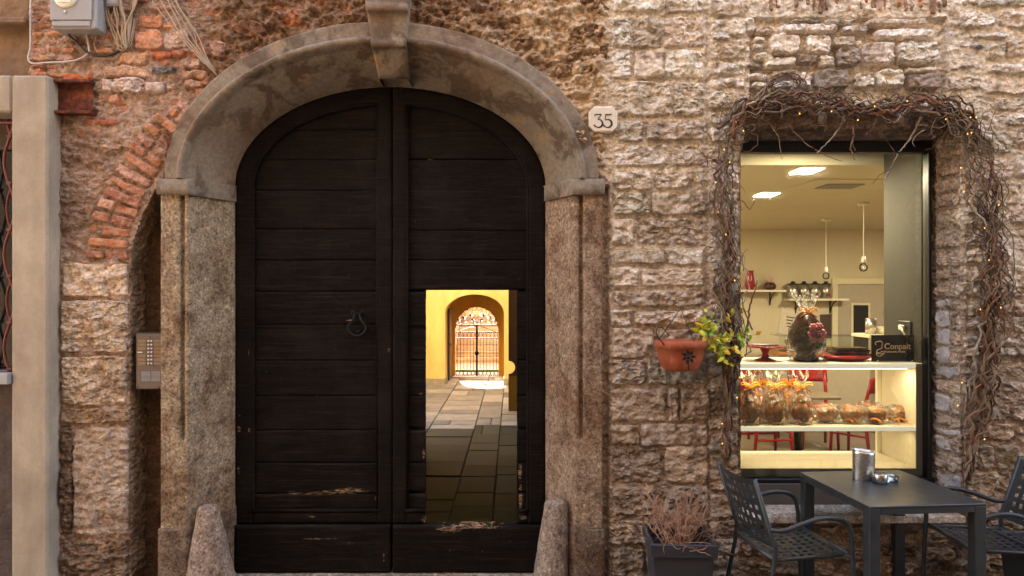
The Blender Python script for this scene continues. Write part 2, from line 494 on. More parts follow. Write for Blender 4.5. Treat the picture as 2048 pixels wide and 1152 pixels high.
def vine_bark():
    s = NT('vine_bark'); v = s.coord('Object')
    oc = s.new('ShaderNodeObjectInfo').outputs['Color']
    n = s.noise(v, 16, 5, .6); n2 = s.noise(v, 140, 3, .7)
    c = s.mix(s.ramp(n, [(.4, 0.0), (.64, 1.0)]), oc, lin(124, 104, 82))
    c = s.mix(1.0, c, s.ramp(n2, [(.3, .55), (.7, 1.35)]), 'MULTIPLY')
    return s.fin(c, .75, s.bump(n2, .5, .003), spec=.3)
M['vine'] = vine_bark()

def thin_glass(name, tint=(1, 1, 1), ior=1.5, rough=0.0, extra=0.0):
    s = NT(name); s.n.remove(s.b)
    tr = s.new('ShaderNodeBsdfTransparent', i_Color=C4(tint)); gl = s.new('ShaderNodeBsdfGlossy', i_Roughness=rough)
    fr = s.new('ShaderNodeFresnel', i_IOR=ior).outputs[0]
    fac = s.math('ADD', fr, extra, True)
    mx = s.new('ShaderNodeMixShader', i_0=fac, i_1=tr.outputs[0], i_2=gl.outputs[0])
    s.t.links.new(mx.outputs[0], s.out.inputs[0])
    return s.m
M['glass'] = thin_glass('window_glass', (.97, .98, .96), 1.6)
M['clear'] = thin_glass('clear_glass', (.9, .95, .94), 1.5, .02, .04)

def cellophane():
    s = NT('crinkled_cellophane'); s.n.remove(s.b); v = s.coord('Object')
    n = s.noise(v, 38, 5, .7, 1.0)
    nb = s.bump(n, .5, .01)
    tr = s.new('ShaderNodeBsdfTransparent', i_Color=(.96, .95, .93, 1)); gl = s.new('ShaderNodeBsdfGlossy', i_Roughness=.1, i_Normal=nb)
    df = s.new('ShaderNodeBsdfTranslucent', i_Color=(.9, .88, .84, 1))
    fr = s.math('ADD', s.new('ShaderNodeFresnel', i_IOR=1.4, i_Normal=nb).outputs[0], .045, True)
    m1 = s.new('ShaderNodeMixShader', i_0=fr, i_1=tr.outputs[0], i_2=gl.outputs[0])
    m2 = s.new('ShaderNodeMixShader', i_0=s.ramp(n, [(.52, 0.0), (.66, .5)]), i_1=m1.outputs[0], i_2=df.outputs[0])
    s.t.links.new(m2.outputs[0], s.out.inputs[0])
    return s.m
M['cello'] = cellophane()

def emit(name, c, st):
    s = NT(name); s.fin(c, .5)
    s.b.inputs['Emission Color'].default_value = C4(c); s.b.inputs['Emission Strength'].default_value = st
    return s.m
M['lamp_panel'] = emit('lit_ceiling_panel', (1, .86, .62), 2.0)
M['fairy'] = emit('lit_fairy_bulb', (1, .5, .1), .22)

def leaf_mat():
    s = NT('yellow_green_leaf'); oc = s.new('ShaderNodeObjectInfo').outputs['Random']; v = s.coord('Object')
    at = s.new('ShaderNodeAttribute', attribute_name='tint').outputs['Fac']
    c = s.ramp(at, [(0, lin(70, 118, 34)), (.45, lin(150, 176, 48)), (.75, lin(214, 206, 70)), (1, lin(222, 160, 40))])
    return s.fin(c, .5, None, spec=.4, Transmission_Weight=0.0)
M['foliage'] = leaf_mat()
# ================================================================ the stone house
house = thing('stone_house', 'old stone and brick house front with arched portal and shop window', 'building')
XC = -0.808                                    # axis of the portal
Z_SPRING = 2.563
WX0, WX1, WZ0, WZ1 = X(1480), 2.80, 0.44, 2.90  # shop window opening

def stone3(O, U, V, N, w, h, prot=.03, rough=.012, k=.35, warp=.02, nf=9, col=(.4, .3, .2), mat='stone', name='stone', sink=.03, cell=.0082, fall=.9, seed=None, parent=None, tilt=0.0):
    rs = np.random.default_rng(seed if seed is not None else int(RNG.integers(1e9)))
    nu = max(6, int(w / cell)); nv = max(5, int(h / cell))
    u, v = np.meshgrid(np.linspace(-1, 1, nu), np.linspace(-1, 1, nv))
    e = np.maximum(np.abs(u), np.abs(v))
    a = u * np.sqrt(1 - k * v * v / 2) * w / 2
    b = v * np.sqrt(1 - k * u * u / 2) * h / 2
    sd = int(rs.integers(1, 200))
    a2 = a + warp * fbm(a * 9 + sd, b * 9, 3, sd)
    b2 = b + warp * fbm(a * 9, b * 9 + sd, 3, sd + 7)
    fs = rs.random((nf, 2)) * 2 - 1
    fx = fs[:, 0] * w / 2; fz = fs[:, 1] * h / 2
    hb = rs.normal(0, 1, nf) * rough; ta = rs.normal(0, .13, nf); tb = rs.normal(0, .16, nf)
    wsum = 0; hs = 0
    for i in range(nf):
        d2 = (a - fx[i]) ** 2 + (b - fz[i]) ** 2
        wt = np.exp(-d2 / (.00045 + .006 * w * h * 4)) + 1e-9
        wt = wt ** 3
        hs = hs + wt * (hb[i] + ta[i] * (a - fx[i]) + tb[i] * (b - fz[i])); wsum = wsum + wt
    hh = .6 * np.clip(hs / wsum, -.05, .05) + rough * .8 * chips(a + sd, b, 18, sd % 40) + rough * .7 * fbm(a * 22 + sd, b * 22, 4, sd + 3, .6) + rough * .5 * ridged(a * 13 + sd, b * 19, 3, sd + 11)
    q = sstep(1.0, fall, e)
    dep = -sink + (prot + sink + hh + tilt * v) * q
    Pn = np.array(O)[None, None] + a2[..., None] * np.array(U) + b2[..., None] * np.array(V) + dep[..., None] * np.array(N)
    mb = MB().grid(Pn)
    return obj(name, mb, M[mat], parent or house, True, col=col, fix=False)

def stone(x0, y0, x1, y1, y=0.0, rot=0.0, **kw):
    """a stone in the facade plane, given by its photo-pixel box"""
    cx, cz = (X(x0, y) + X(x1, y)) / 2, (Z(y0, y) + Z(y1, y)) / 2
    w, h = X(x1, y) - X(x0, y), Z(y0, y) - Z(y1, y)
    c, s = math.cos(rot), math.sin(rot)
    return stone3((cx, y, cz), (c, 0, s), (-s, 0, c), (0, -1, 0), w, h, **kw)

def jit(c, a=.12, hue=.012):
    g = 1 + RNG.normal(0, a); return tuple(max(.01, q * g * (1 + RNG.normal(0, hue))) for q in c)

TAN = lin(214, 194, 172); PALE = lin(230, 214, 196); GREY = lin(168, 150, 134); DIRT = lin(166, 142, 121); BROWN = lin(128, 100, 80)
BRICKS = [lin(172, 112, 84), lin(180, 122, 92), lin(154, 98, 78), lin(184, 128, 92), lin(170, 124, 106), lin(180, 138, 120)]
def tone(py):                                   # the foot of the wall is dirtier than its top
    t = float(np.clip((py - 380) / 520, 0, 1)); a = PALE if RNG.random() < .4 else TAN
    d = DIRT if RNG.random() < .75 else GREY
    return tuple(a[i] * (1 - t) + d[i] * t for i in range(3))

# ---- niche outline (photo pixels): edge of the blocked-up older arch
NICHE = [(352, 325), (330, 352), (308, 388), (286, 432), (270, 478), (263, 522), (262, 600)]
def niche_left(py):
    ys = [p[1] for p in NICHE]; xs = [p[0] for p in NICHE]
    return np.interp(py, ys, xs)

# ---- mortar wall: one dense rough sheet with the openings left out
def seg(keys, step):
    out = [keys[0]]
    for a, b in zip(keys[:-1], keys[1:]):
        n = max(1, int(round((b - a) / step))); out.extend(list(np.linspace(a, b, n + 1)[1:]))
    return np.array(out)
xs = seg([X(60), X(262), X(322), X(1204), WX0, WX1, 3.7], .0098)
zs = seg([-.05, WZ0, WZ1, 4.1], .0098)
gx, gz = np.meshgrid(xs, zs)
pxg = 1024 + gx * F / D; pyg = HY - (gz - ZC) * F / D
n_a = fbm(gx * 3.1, gz * 3.1, 4, 2); n_b = fbm(gx * 17, gz * 17, 4, 5, .6); n_c = ridged(gx * 9, gz * 12, 3, 9); n_d = ridged(gx * 26, gz * 30, 2, 31)
above = sstep(480, 300, pyg) * sstep(400, 480, pxg) * sstep(1225, 1195, pxg)
leftz = sstep(300, 200, pxg)
amp = .010 + .026 * above + .007 * leftz
hgt = -amp * (.8 * n_a + .7 * n_b + .5 * n_c + .3 * n_d + .75 * chips(gx, gz, 11, 3) + .35 * chips(gx, gz, 23, 7))
hgt = hgt + .06 * ((pxg > 1203) & (pxg < 1217) & (pyg > 372))
hgt = hgt + .012 * np.exp(-((pxg - 1413.5) / 2.6) ** 2)
hgt = hgt + .035 * ((pxg > 1500) & (pxg < 1892) & (pyg > 36) & (pyg < 205)) * sstep(0, 1, 1 + n_b)
cR = np.array(lin(220, 202, 180)); cRd = np.array(lin(158, 134, 114)); cL = np.array(lin(166, 138, 120)); cA = np.array(lin(136, 106, 84)); cA2 = np.array(lin(202, 172, 140))
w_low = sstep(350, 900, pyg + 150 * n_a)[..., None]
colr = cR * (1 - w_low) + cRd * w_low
wa = (sstep(1120, 900, pxg + 260 * n_a))[..., None]
ca = cA * wa + cA2 * (1 - wa)
ab = (sstep(1235, 1190, pxg) * np.ones_like(pxg))[..., None]
colr = colr * (1 - ab) + ca * ab
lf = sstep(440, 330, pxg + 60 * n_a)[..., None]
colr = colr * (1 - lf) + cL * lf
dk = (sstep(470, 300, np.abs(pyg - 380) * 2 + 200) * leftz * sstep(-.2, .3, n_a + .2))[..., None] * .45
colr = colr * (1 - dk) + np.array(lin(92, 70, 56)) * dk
rd = (sstep(.18, .4, fbm(gx * 5, gz * 7, 4, 41)) * sstep(900, 500, pxg) * sstep(330, 200, pyg))[..., None] * .7
colr = colr * (1 - rd) + np.array(lin(172, 104, 70)) * rd
cxm = (gx[:-1, :-1] + gx[1:, 1:]) / 2; czm = (gz[:-1, :-1] + gz[1:, 1:]) / 2
pxm = 1024 + cxm * F / D; pym = HY - (czm - ZC) * F / D
hole = ((np.abs(cxm - XC) < 1.25) & (czm < Z_SPRING)) | ((((cxm - XC) / 1.25) ** 2 + ((czm - Z_SPRING) / .88) ** 2) < 1) & (czm > Z_SPRING - .02)
hole |= (cxm > WX0) & (cxm < WX1) & (czm > WZ0) & (czm < WZ1)
hole |= (pxm > niche_left(pym)) & (pxm < 345) & (pym > 330)
hole |= (pxm < 118) & (pym > 160)
R_, C_ = gx.shape
ids = np.arange(R_ * C_).reshape(R_, C_)
quads = np.stack([ids[:-1, :-1], ids[:-1, 1:], ids[1:, 1:], ids[1:, :-1]], -1)[~hole]
mb = MB(); mb.v = np.stack([gx, hgt, gz], -1).reshape(-1, 3).tolist(); mb.f = quads.tolist()
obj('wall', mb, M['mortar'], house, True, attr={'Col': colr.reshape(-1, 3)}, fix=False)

# the rest of the house: plain masonry above and beside what the photo shows, and the roof
mb = MB()
mb.box(-9, 11, .12, .5, 4.05, 10.4); obj('upper_wall', mb, M['rough_plaster'], house)
obj('side_wall', MB().box(3.66, 11, .02, .5, 0, 4.04), M['rough_plaster'], house)
obj('roof', MB().box(-9, 11, -.35, 6.2, 10.4, 10.6), M['rough_plaster'], house)
obj('wall_core', MB().box(X(62), X(262) - .02, .06, .5, 0, 4.04).box(X(1217), WX0 - .01, .07, .5, 0, 4.04).box(WX1 + .05, 3.65, .06, .5, 0, 4.04)
    .box(X(262), WX0 - .012, .08, .5, 3.56, 4.04).box(WX0 - .009, WX1 + .049, .26, .5, 2.93, 4.04).box(WX0 - .009, WX1 + .049, .08, .25, 3.05, 4.04), M['rough_plaster'], house)

# ---- niche: side cheek and back
pts = [(float(niche_left(y)), y) for y in np.linspace(328, 600, 40)] + [(262, y) for y in np.linspace(612, 1152, 70)]
G = []
for (a, b) in pts:
    row = []
    for t in np.linspace(0, 1, 22):
        yy = -.012 + t * .2
        x_, z_ = X(a), Z(b)
        row.append((x_ + .010 * float(fbm(yy * 20, z_ * 9, 3, 3)) + .006 * float(fbm(yy * 50, z_ * 40, 2, 8)), yy, z_))
    G.append(row)
mb = MB().grid(np.array(G)); o = obj('niche_cheek', mb, M['stone'], house, True, col=lin(150, 126, 102), fix=False)
ax, az = np.meshgrid(np.linspace(X(255), X(350), 40), np.linspace(-.03, Z(322), 190))
ay = .19 - .012 * fbm(ax * 9, az * 9, 4, 6) - .008 * ridged(ax * 20, az * 16, 2, 3)
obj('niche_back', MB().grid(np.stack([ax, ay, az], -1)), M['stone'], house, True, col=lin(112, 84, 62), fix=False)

# ---- right-hand pier: coursed blocks
rows = [(2, 27, [1222, 1330, 1410]), (36, 98, [1224, 1264, 1325, 1409]), (102, 160, [1222, 1262, 1327, 1410]), (164, 236, [1224, 1345, 1410]),
        (242, 284, [1234, 1286, 1411]), (290, 332, [1223, 1340, 1410]), (340, 379, [1222, 1306, 1410]), (384, 433, [1222, 1300, 1385, 1410]),
        (437, 490, [1222, 1270, 1411]), (495, 530, [1224, 1330, 1411]), (534, 574, [1222, 1278, 1411]), (579, 615, [1222, 1411]), (619, 652, [1220, 1265, 1411]),
        (656, 716, [1222, 1310, 1411]), (720, 769, [1222, 1290, 1415]), (773, 843, [1220, 1335, 1357, 1417]), (846, 889, [1220, 1278, 1419]), (892, 967, [1220, 1326, 1417]),
        (970, 1034, [1220, 1310, 1419]), (1038, 1090, [1220, 1300, 1419]), (1093, 1160, [1220, 1290, 1419])]
for (y0, y1, bs) in rows:
    for a, b in zip(bs[:-1], bs[1:]):
        sm = RNG.random() < .22
        stone(a + RNG.uniform(-1, 2), y0 + RNG.uniform(-2, 2), b - RNG.uniform(-1, 2), y1 + RNG.uniform(-2, 2), prot=.016 + RNG.uniform(0, .012), rough=.006 if sm else .014, k=.12, warp=.016, nf=int(6 + (b - a) / 9), col=jit(tone((y0 + y1) / 2), .13), fall=.9)
# narrow strip between the groove and the window
y = 4
while y < 1150:
    h = RNG.uniform(22, 52); x1 = 1478 if y > 270 else 1492
    stone(1417, y, x1 + RNG.uniform(-2, 2), y + h - 3, prot=.017, rough=.012, k=.3, warp=.018, col=jit(tone(y), .12), nf=6)
    y += h

# ---- stones above the window, picked out one by one
crop3 = [(945, 92, 1092, 112), (1097, 92, 1255, 117), (1278, 90, 1600, 130), (880, 115, 1178, 160), (1182, 120, 1320, 162), (1326, 135, 1630, 190), (775, 122, 868, 164), (770, 168, 833, 205),
         (838, 165, 993, 260), (1013, 168, 1138, 258), (1142, 172, 1245, 224), (1250, 190, 1272, 226), (765, 208, 832, 243), (775, 248, 865, 292), (1160, 226, 1270, 318), (1274, 206, 1435, 308), (1438, 195, 1645, 310),
         (812, 268, 973, 327), (978, 258, 1073, 308), (1077, 262, 1156, 316), (735, 298, 808, 332), (735, 345, 850, 378), (985, 338, 1040, 420), (1048, 328, 1226, 425), (1248, 345, 1336, 415), (1343, 328, 1480, 416), (1484, 350, 1660, 425),
         (760, 384, 850, 420), (1484, 316, 1640, 345), (860, 330, 980, 372), (862, 378, 980, 424)]
for (a, b, c, d) in crop3:
    big = (c - a) * (d - b) > 9000
    g = PALE if RNG.random() < .55 else (GREY if RNG.random() < .6 else TAN)
    stone(1180 + a / 2.36, b / 2.36, 1180 + c / 2.36, d / 2.36, prot=.032 if big else .022, rough=.013 if big else .009, k=.5, warp=.016, nf=10 if big else 6, col=jit(g, .08), sink=.045, fall=.86)
for (a, b, c, d) in [(1735, 62, 1915, 135), (1920, 50, 2090, 135), (1810, 155, 1970, 185), (1730, 195, 1850, 236), (1862, 195, 1950, 290), (1957, 190, 2090, 275), (1690, 305, 1810, 335), (1690, 360, 1835, 428), (1845, 390, 2090, 450),
                     (1870, 300, 2090, 350), (1900, 465, 2050, 525), (1960, 540, 2090, 600), (575, 205, 725, 262), (575, 310, 700, 345), (665, 85, 775, 160), (565, 130, 655, 196), (560, 20, 760, 70), (1735, 0, 2090, 40), (590, 360, 690, 420), (560, 430, 640, 500)]:
    stone(1180 + a / 2.36, b / 2.36, 1180 + c / 2.36, d / 2.36, prot=.020, rough=.014, k=.35, warp=.02, nf=9, col=jit(PALE if RNG.random() < .5 else TAN, .1))
# broken soldier course of bricks over them
x = 1538
while x < 1892:
    w = RNG.uniform(9, 17)
    if RNG.random() < .8:
        stone(x, -14 + RNG.uniform(-4, 6), x + w - 2, 22 + RNG.uniform(-9, 9), prot=RNG.uniform(-.002, .018), rough=.008, k=.3, warp=.012, nf=4, col=jit(BRICKS[int(RNG.integers(6))] if RNG.random() < .6 else BROWN, .12), mat='brick', name='brick', rot=RNG.normal(0, .05))
    x += w

def rubble(x0, x1, y0, y1, rh, rw, cols, inside=None, skip=.1, **kw):
    y = y0
    while y < y1:
        h = RNG.uniform(*rh); x = x0 + RNG.uniform(-12, 4)
        while x < x1:
            w = RNG.uniform(*rw) * (h / np.mean(rh)) ** .4
            xe = min(x + w, x1 + 6)
            dy = RNG.normal(0, h * .07)
            ok = xe - x > 14 and RNG.random() > skip
            if ok and inside is not None:
                ok = all(inside(p, q) for p, q in ((x, y + dy), (xe, y + dy), (x, y + h + dy), (xe, y + h + dy)))
            if ok:
                c = cols(y) if callable(cols) else cols[int(RNG.integers(len(cols)))]
                stone(x + 1.5, y + dy + 1.5, xe - 1.5, y + h + dy - 1.5, rot=RNG.normal(0, .035), col=jit(c, .1), **kw)
            x += w
        y += h
# right of the window, under the window
rubble(1924, 2062, 258, 1045, (24, 56), (40, 110), tone, skip=.1, prot=.016, rough=.015, k=.4, warp=.02, nf=8)
rubble(1484, 2062, 1048, 1156, (22, 40), (40, 110), [lin(146, 118, 96), DIRT, lin(130, 104, 84), lin(158, 130, 104)], skip=.04, prot=.022, rough=.016, k=.4, warp=.022, nf=8)
# over the arch: shallow rubble showing through the old render
def off_arch(px, py):
    x_, z_ = X(px), Z(py)
    return not ((((x_ - XC) / 1.37) ** 2 + ((max(z_, Z_SPRING) - Z_SPRING) / 1.0) ** 2) < 1) and not (715 < px < 830 and py < 60)
rubble(445, 735, -6, 130, (26, 50), (44, 100), [BROWN, lin(140, 100, 76), lin(150, 108, 86), lin(116, 84, 64)], off_arch, skip=.35, prot=.006, rough=.018, k=.6, warp=.035, nf=8)
rubble(820, 1212, -6, 345, (26, 52), (44, 100), [lin(168, 134, 100), lin(150, 116, 86), lin(186, 156, 120), lin(136, 104, 78)], off_arch, skip=.3, prot=.008, rough=.019, k=.6, warp=.035, nf=9)
rubble(345, 450, 205, 320, (24, 40), (30, 60), [lin(160, 112, 86), BROWN], lambda a, b: off_arch(a, b) and a > 395 - (b - 200) * .1, skip=.4, prot=.006, rough=.012, k=.6, warp=.03, nf=6)

# ---- left corner: bricks with stones let in
y = -8
while y < 150:
    h = RNG.uniform(14.5, 19.5); x = 63 + RNG.uniform(0, 3)
    while x < 330:
        w = RNG.uniform(26, 56); t = (x - 63) / 270
        if RNG.random() > .08 + .62 * t and not (x + w > 195 and y > 98) and not (x + w > 268 and 55 < y < 110):
            stone(x, y, x + w - 2.5, y + h - 2.5, prot=.012 + RNG.uniform(-.006, .012), rough=.007, k=.35, warp=.012, nf=5, col=jit(BRICKS[int(RNG.integers(6))], .12), mat='brick', name='brick', rot=RNG.normal(0, .02))
        x += w
    y += h
for (a, b, c, d, g, pr) in [(202, 156, 292, 188, lin(206, 178, 164), .03), (292, 163, 330, 189, lin(200, 172, 158), .026), (333, 166, 360, 183, lin(196, 164, 146), .02), (208, 132, 302, 156, lin(196, 156, 130), .024), (305, 131, 354, 149, lin(132, 126, 130), .024),
                            (240, 104, 298, 131, lin(196, 148, 112), .016), (300, 102, 344, 119, lin(186, 106, 76), .016), (344, 98, 372, 118, lin(178, 96, 62), .014), (268, 60, 328, 102, lin(206, 146, 116), .02), (330, 62, 380, 100, lin(204, 172, 158), .02), (420, 84, 454, 120, lin(170, 132, 112), .03), (362, 116, 404, 139, lin(196, 160, 140), .022),
                            (364, 141, 418, 160, lin(178, 138, 110), .03), (368, 160, 412, 179, lin(168, 124, 98), .03), (276, 30, 330, 58, lin(190, 128, 100), .014), (196, 188, 240, 212, lin(190, 130, 104), .012),
                            (165, 236, 240, 252, lin(172, 96, 72), .012), (205, 288, 248, 300, lin(196, 160, 136), .014), (404, 150, 424, 176, lin(166, 96, 66), .02), (392, 176, 420, 200, lin(176, 112, 84), .014)]:
    br = g[0] > 2.6 * g[2]
    stone(a, b, c, d, prot=pr, rough=.009, k=.45, warp=.02, nf=7, col=g, mat='brick' if br else 'stone', name='brick' if br else 'stone', rot=RNG.normal(0, .03))
rubble(124, 258, 246, 522, (20, 44), (34, 90), [lin(138, 104, 82), lin(120, 90, 70), lin(158, 124, 98), lin(112, 82, 64)], lambda a, b: a < 262 - max(0, 520 - b) * .12 - (60 if b < 330 else 0) - (30 if b < 400 else 0) and not (112 < a < 200 and b < 246) and a < 176 + max(0, 400 - b) * .4, skip=.15, prot=.008, rough=.014, k=.5, warp=.03, nf=7)
# ring of voussoir bricks of the older arch (outer end, inner end), half-size photo pixels
for i, (a, b, c, d) in enumerate([(715, 402, 765, 452), (682, 432, 740, 492), (622, 462, 718, 530), (588, 500, 694, 582), (550, 536, 676, 624), (524, 575, 655, 664), (500, 616, 632, 702), (465, 665, 608, 742), (440, 710, 592, 786), (415, 756, 576, 826), (395, 806, 558, 858), (375, 860, 542, 896), (362, 911, 532, 938), (351, 966, 522, 980), (347, 1018, 520, 1022)]):
    p0 = np.array((a / 2, b / 2)); p1 = np.array((c / 2, d / 2)); L = np.linalg.norm(p1 - p0); dr = (p1 - p0) / L
    cuts = [0, 1] if RNG.random() < .45 else [0, RNG.uniform(.4, .6), 1]
    for s0, s1 in zip(cuts[:-1], cuts[1:]):
        q = p0 + dr * L * (s0 + s1) / 2; hw = L * (s1 - s0) / 2 - 1.2
        cc = BRICKS[int(RNG.integers(6))]
        stone3((X(q[0]), 0, Z(q[1])), (dr[0], 0, -dr[1]), (dr[1], 0, dr[0]), (0, -1, 0), hw * 2 * D / F, RNG.uniform(20, 23) * D / F, prot=.021 + RNG.uniform(-.006, .008), rough=.007, k=.15, warp=.009, nf=5, col=jit(cc, .1), mat='brick', name='brick', fall=.9)
# big dressed blocks below
for (a, b, c, d, g) in [(126, 526, 259, 594, lin(214, 188, 164)), (124, 599, 259, 706, lin(210, 184, 160)), (124, 711, 257, 811, lin(200, 174, 150)), (124, 815, 262, 846, lin(160, 132, 108)), (150, 850, 261, 1073, lin(176, 154, 136)), (124, 850, 149, 1072, lin(126, 102, 84)), (124, 1078, 260, 1165, lin(134, 110, 92))]:
    stone(a, b, c, d, prot=.022, rough=.012, k=.1, warp=.012, nf=14, col=g, fall=.95, cell=.0075)

# ---- window opening: lintel, left and right reveals
lt = np.linspace(0, 1, 28)
gx2, gy2 = np.meshgrid(np.linspace(WX0 - .03, WX1 + .06, 150), lt)
yy = -.02 + gy2 * .30
obj('lintel_soffit', MB().grid(np.stack([gx2, yy, 2.842 + .07 * (1 - gy2) + .010 * fbm(gx2 * 7, yy * 9, 4, 4) + .008 * chips(gx2, yy, 10, 4)], -1)), M['stone'], house, True, col=lin(160, 138, 120), fix=False)
for i, (a, b) in enumerate([(1470, 1640), (1642, 1800), (1802, 1935)]):
    stone(a, 214, b, 262, prot=.02, rough=.014, k=.25, warp=.02, nf=12, col=jit(lin(128, 106, 90), .08), sink=.05)
gy3, gz3 = np.meshgrid(np.linspace(-.02, .28, 34), np.linspace(.4, 2.96, 200))
for side in (0, 1):
    bx = (WX1 + .025 - gy3 * .16) if side else (WX0 - .004 + 0 * gy3)
    nn = .016 * fbm(gy3 * 12, gz3 * 9, 4, 14 + side, .6) + .008 * ridged(gy3 * 20, gz3 * 18, 2, 5)
    obj('reveal', MB().grid(np.stack([bx - nn * (1 if side else -.3), gy3, gz3], -1)), M['stone'], house, True, col=lin(168, 148, 128), fix=False)
rvU = Vector((-.16, 1, 0)).normalized(); rvN = Vector((-1, -.16, 0)).normalized()
z = .60
while z < 2.8:
    h = RNG.uniform(.06, .14); yy = 0.0
    for (ya, yb) in (((0.0, .1), (.1, .235)) if RNG.random() < .6 else ((.0, .235),)):
        yc = (ya + yb) / 2
        pale = RNG.random() < .5 and ya > -.01 and yb - ya > .11
        c = lin(182, 176, 174) if pale else jit(lin(182, 160, 140), .14)
        stone3((WX1 + .02 - yc * .16, yc, z + h / 2), rvU, (0, 0, 1), rvN, (yb - ya) - .008, h - .01, prot=.009 if pale else .012, rough=.005 if pale else .011, k=.35 if pale else .45, warp=.026 if pale else .014, nf=5, col=c, mat='smooth_stone' if pale else 'stone', name='block' if pale else 'stone')
    z += h
# ================================================================ portal
portal = thing('stone_portal', 'carved stone surround of the arched doorway with keystone and imposts', 'doorway')
YF, YD = -.04, .28                              # front of the portal, face of the door
# section of the arch from outside to inside: (half width, rise, depth)
PROF = [(1.345, .975, .06), (1.345, .975, YF), (1.262, .88, YF - .004), (1.258, .874, YF - .03), (1.243, .857, YF - .042), (1.225, .838, YF - .034), (1.213, .824, YF - .006), (1.208, .818, YF + .03), (1.19, .80, YF + .045), (1.15, .764, YF + .10), (1.105, .725, YF + .165), (1.065, .69, YF + .24), (1.03, .662, YD), (1.03, .662, YD + .1)]
def resample(pr, step):
    out = []
    for a, b in zip(pr[:-1], pr[1:]):
        L = math.dist(a, b); n = max(1, int(L / step))
        for i in range(n): out.append(tuple(a[k] + (b[k] - a[k]) * i / n for k in range(len(a))))
    out.append(pr[-1]); return np.array(out)
pr = resample(PROF, .014)
def arch_piece(t0, t1, name):
    n = int(abs(t1 - t0) * 1.25 / .014)
    t = np.linspace(t0, t1, n)[:, None]
    A, B, Y = pr[None, :, 0], pr[None, :, 1], pr[None, :, 2]
    x = XC + A * np.cos(t); z = Z_SPRING + B * np.sin(t); yv = Y + 0 * t
    s_ = np.cumsum(np.r_[0, np.linalg.norm(np.diff(pr, axis=0), axis=1)])[None, :]
    d = .006 * fbm(t * 8, s_ * 7, 4, 12) + .0025 * fbm(t * 40, s_ * 40, 3, 19)
    e = sstep(0, .012, np.minimum(np.abs(t - t0), np.abs(t - t1))) * .0025 - .0025
    yv = yv - d - e; r = 1 + (d + e) * .15
    G = np.stack([XC + (x - XC) * r, yv, Z_SPRING + (z - Z_SPRING) * r], -1)
    return obj(name, MB().grid(G), M['arch'], portal, True, fix=False)
arch_piece(math.pi, math.pi * .5 - .02, 'arch_stone'); arch_piece(math.pi * .5 - .02, 0, 'arch_stone')
# keystone: tapered wedge with a moulded head and a sloping foot
def keystone():
    prof = [(Z(-40, -.1), -.115), (Z(9, -.1), -.115), (Z(11, -.1), -.13), (Z(24, -.1), -.13), (Z(27, -.1), -.095), (Z(78, -.09), -.088), (Z(82, -.09), -.105), (Z(94, -.09), -.1), (Z(98, -.07), -.062), (Z(150, .03), .04), (Z(156, .06), .08), (Z(157, .2), .22)]
    p = resample(prof, .014); G = []
    ztop, zbot = p[0, 0], p[-3, 0]
    for z_, y_ in p:
        t = np.clip((ztop - z_) / (ztop - zbot), 0, 1)
        xl = X(724, -.12) * (1 - t) + X(752, -.02) * t; xr = X(820, -.12) * (1 - t) + X(812, -.02) * t
        row = [(xl, y_ + .22, z_)]
        for u in np.linspace(0, 1, 22):
            ed = .008 * (1 - sstep(0, .06, min(u, 1 - u)))
            row.append((xl + (xr - xl) * u, y_ + ed - .004 * float(fbm(u * 4, z_ * 9, 3, 5)), z_))
        row.append((xr, y_ + .22, z_)); G.append(row)
    return obj('keystone', MB().grid(np.array(G)), M['arch'], portal, True)
keystone()

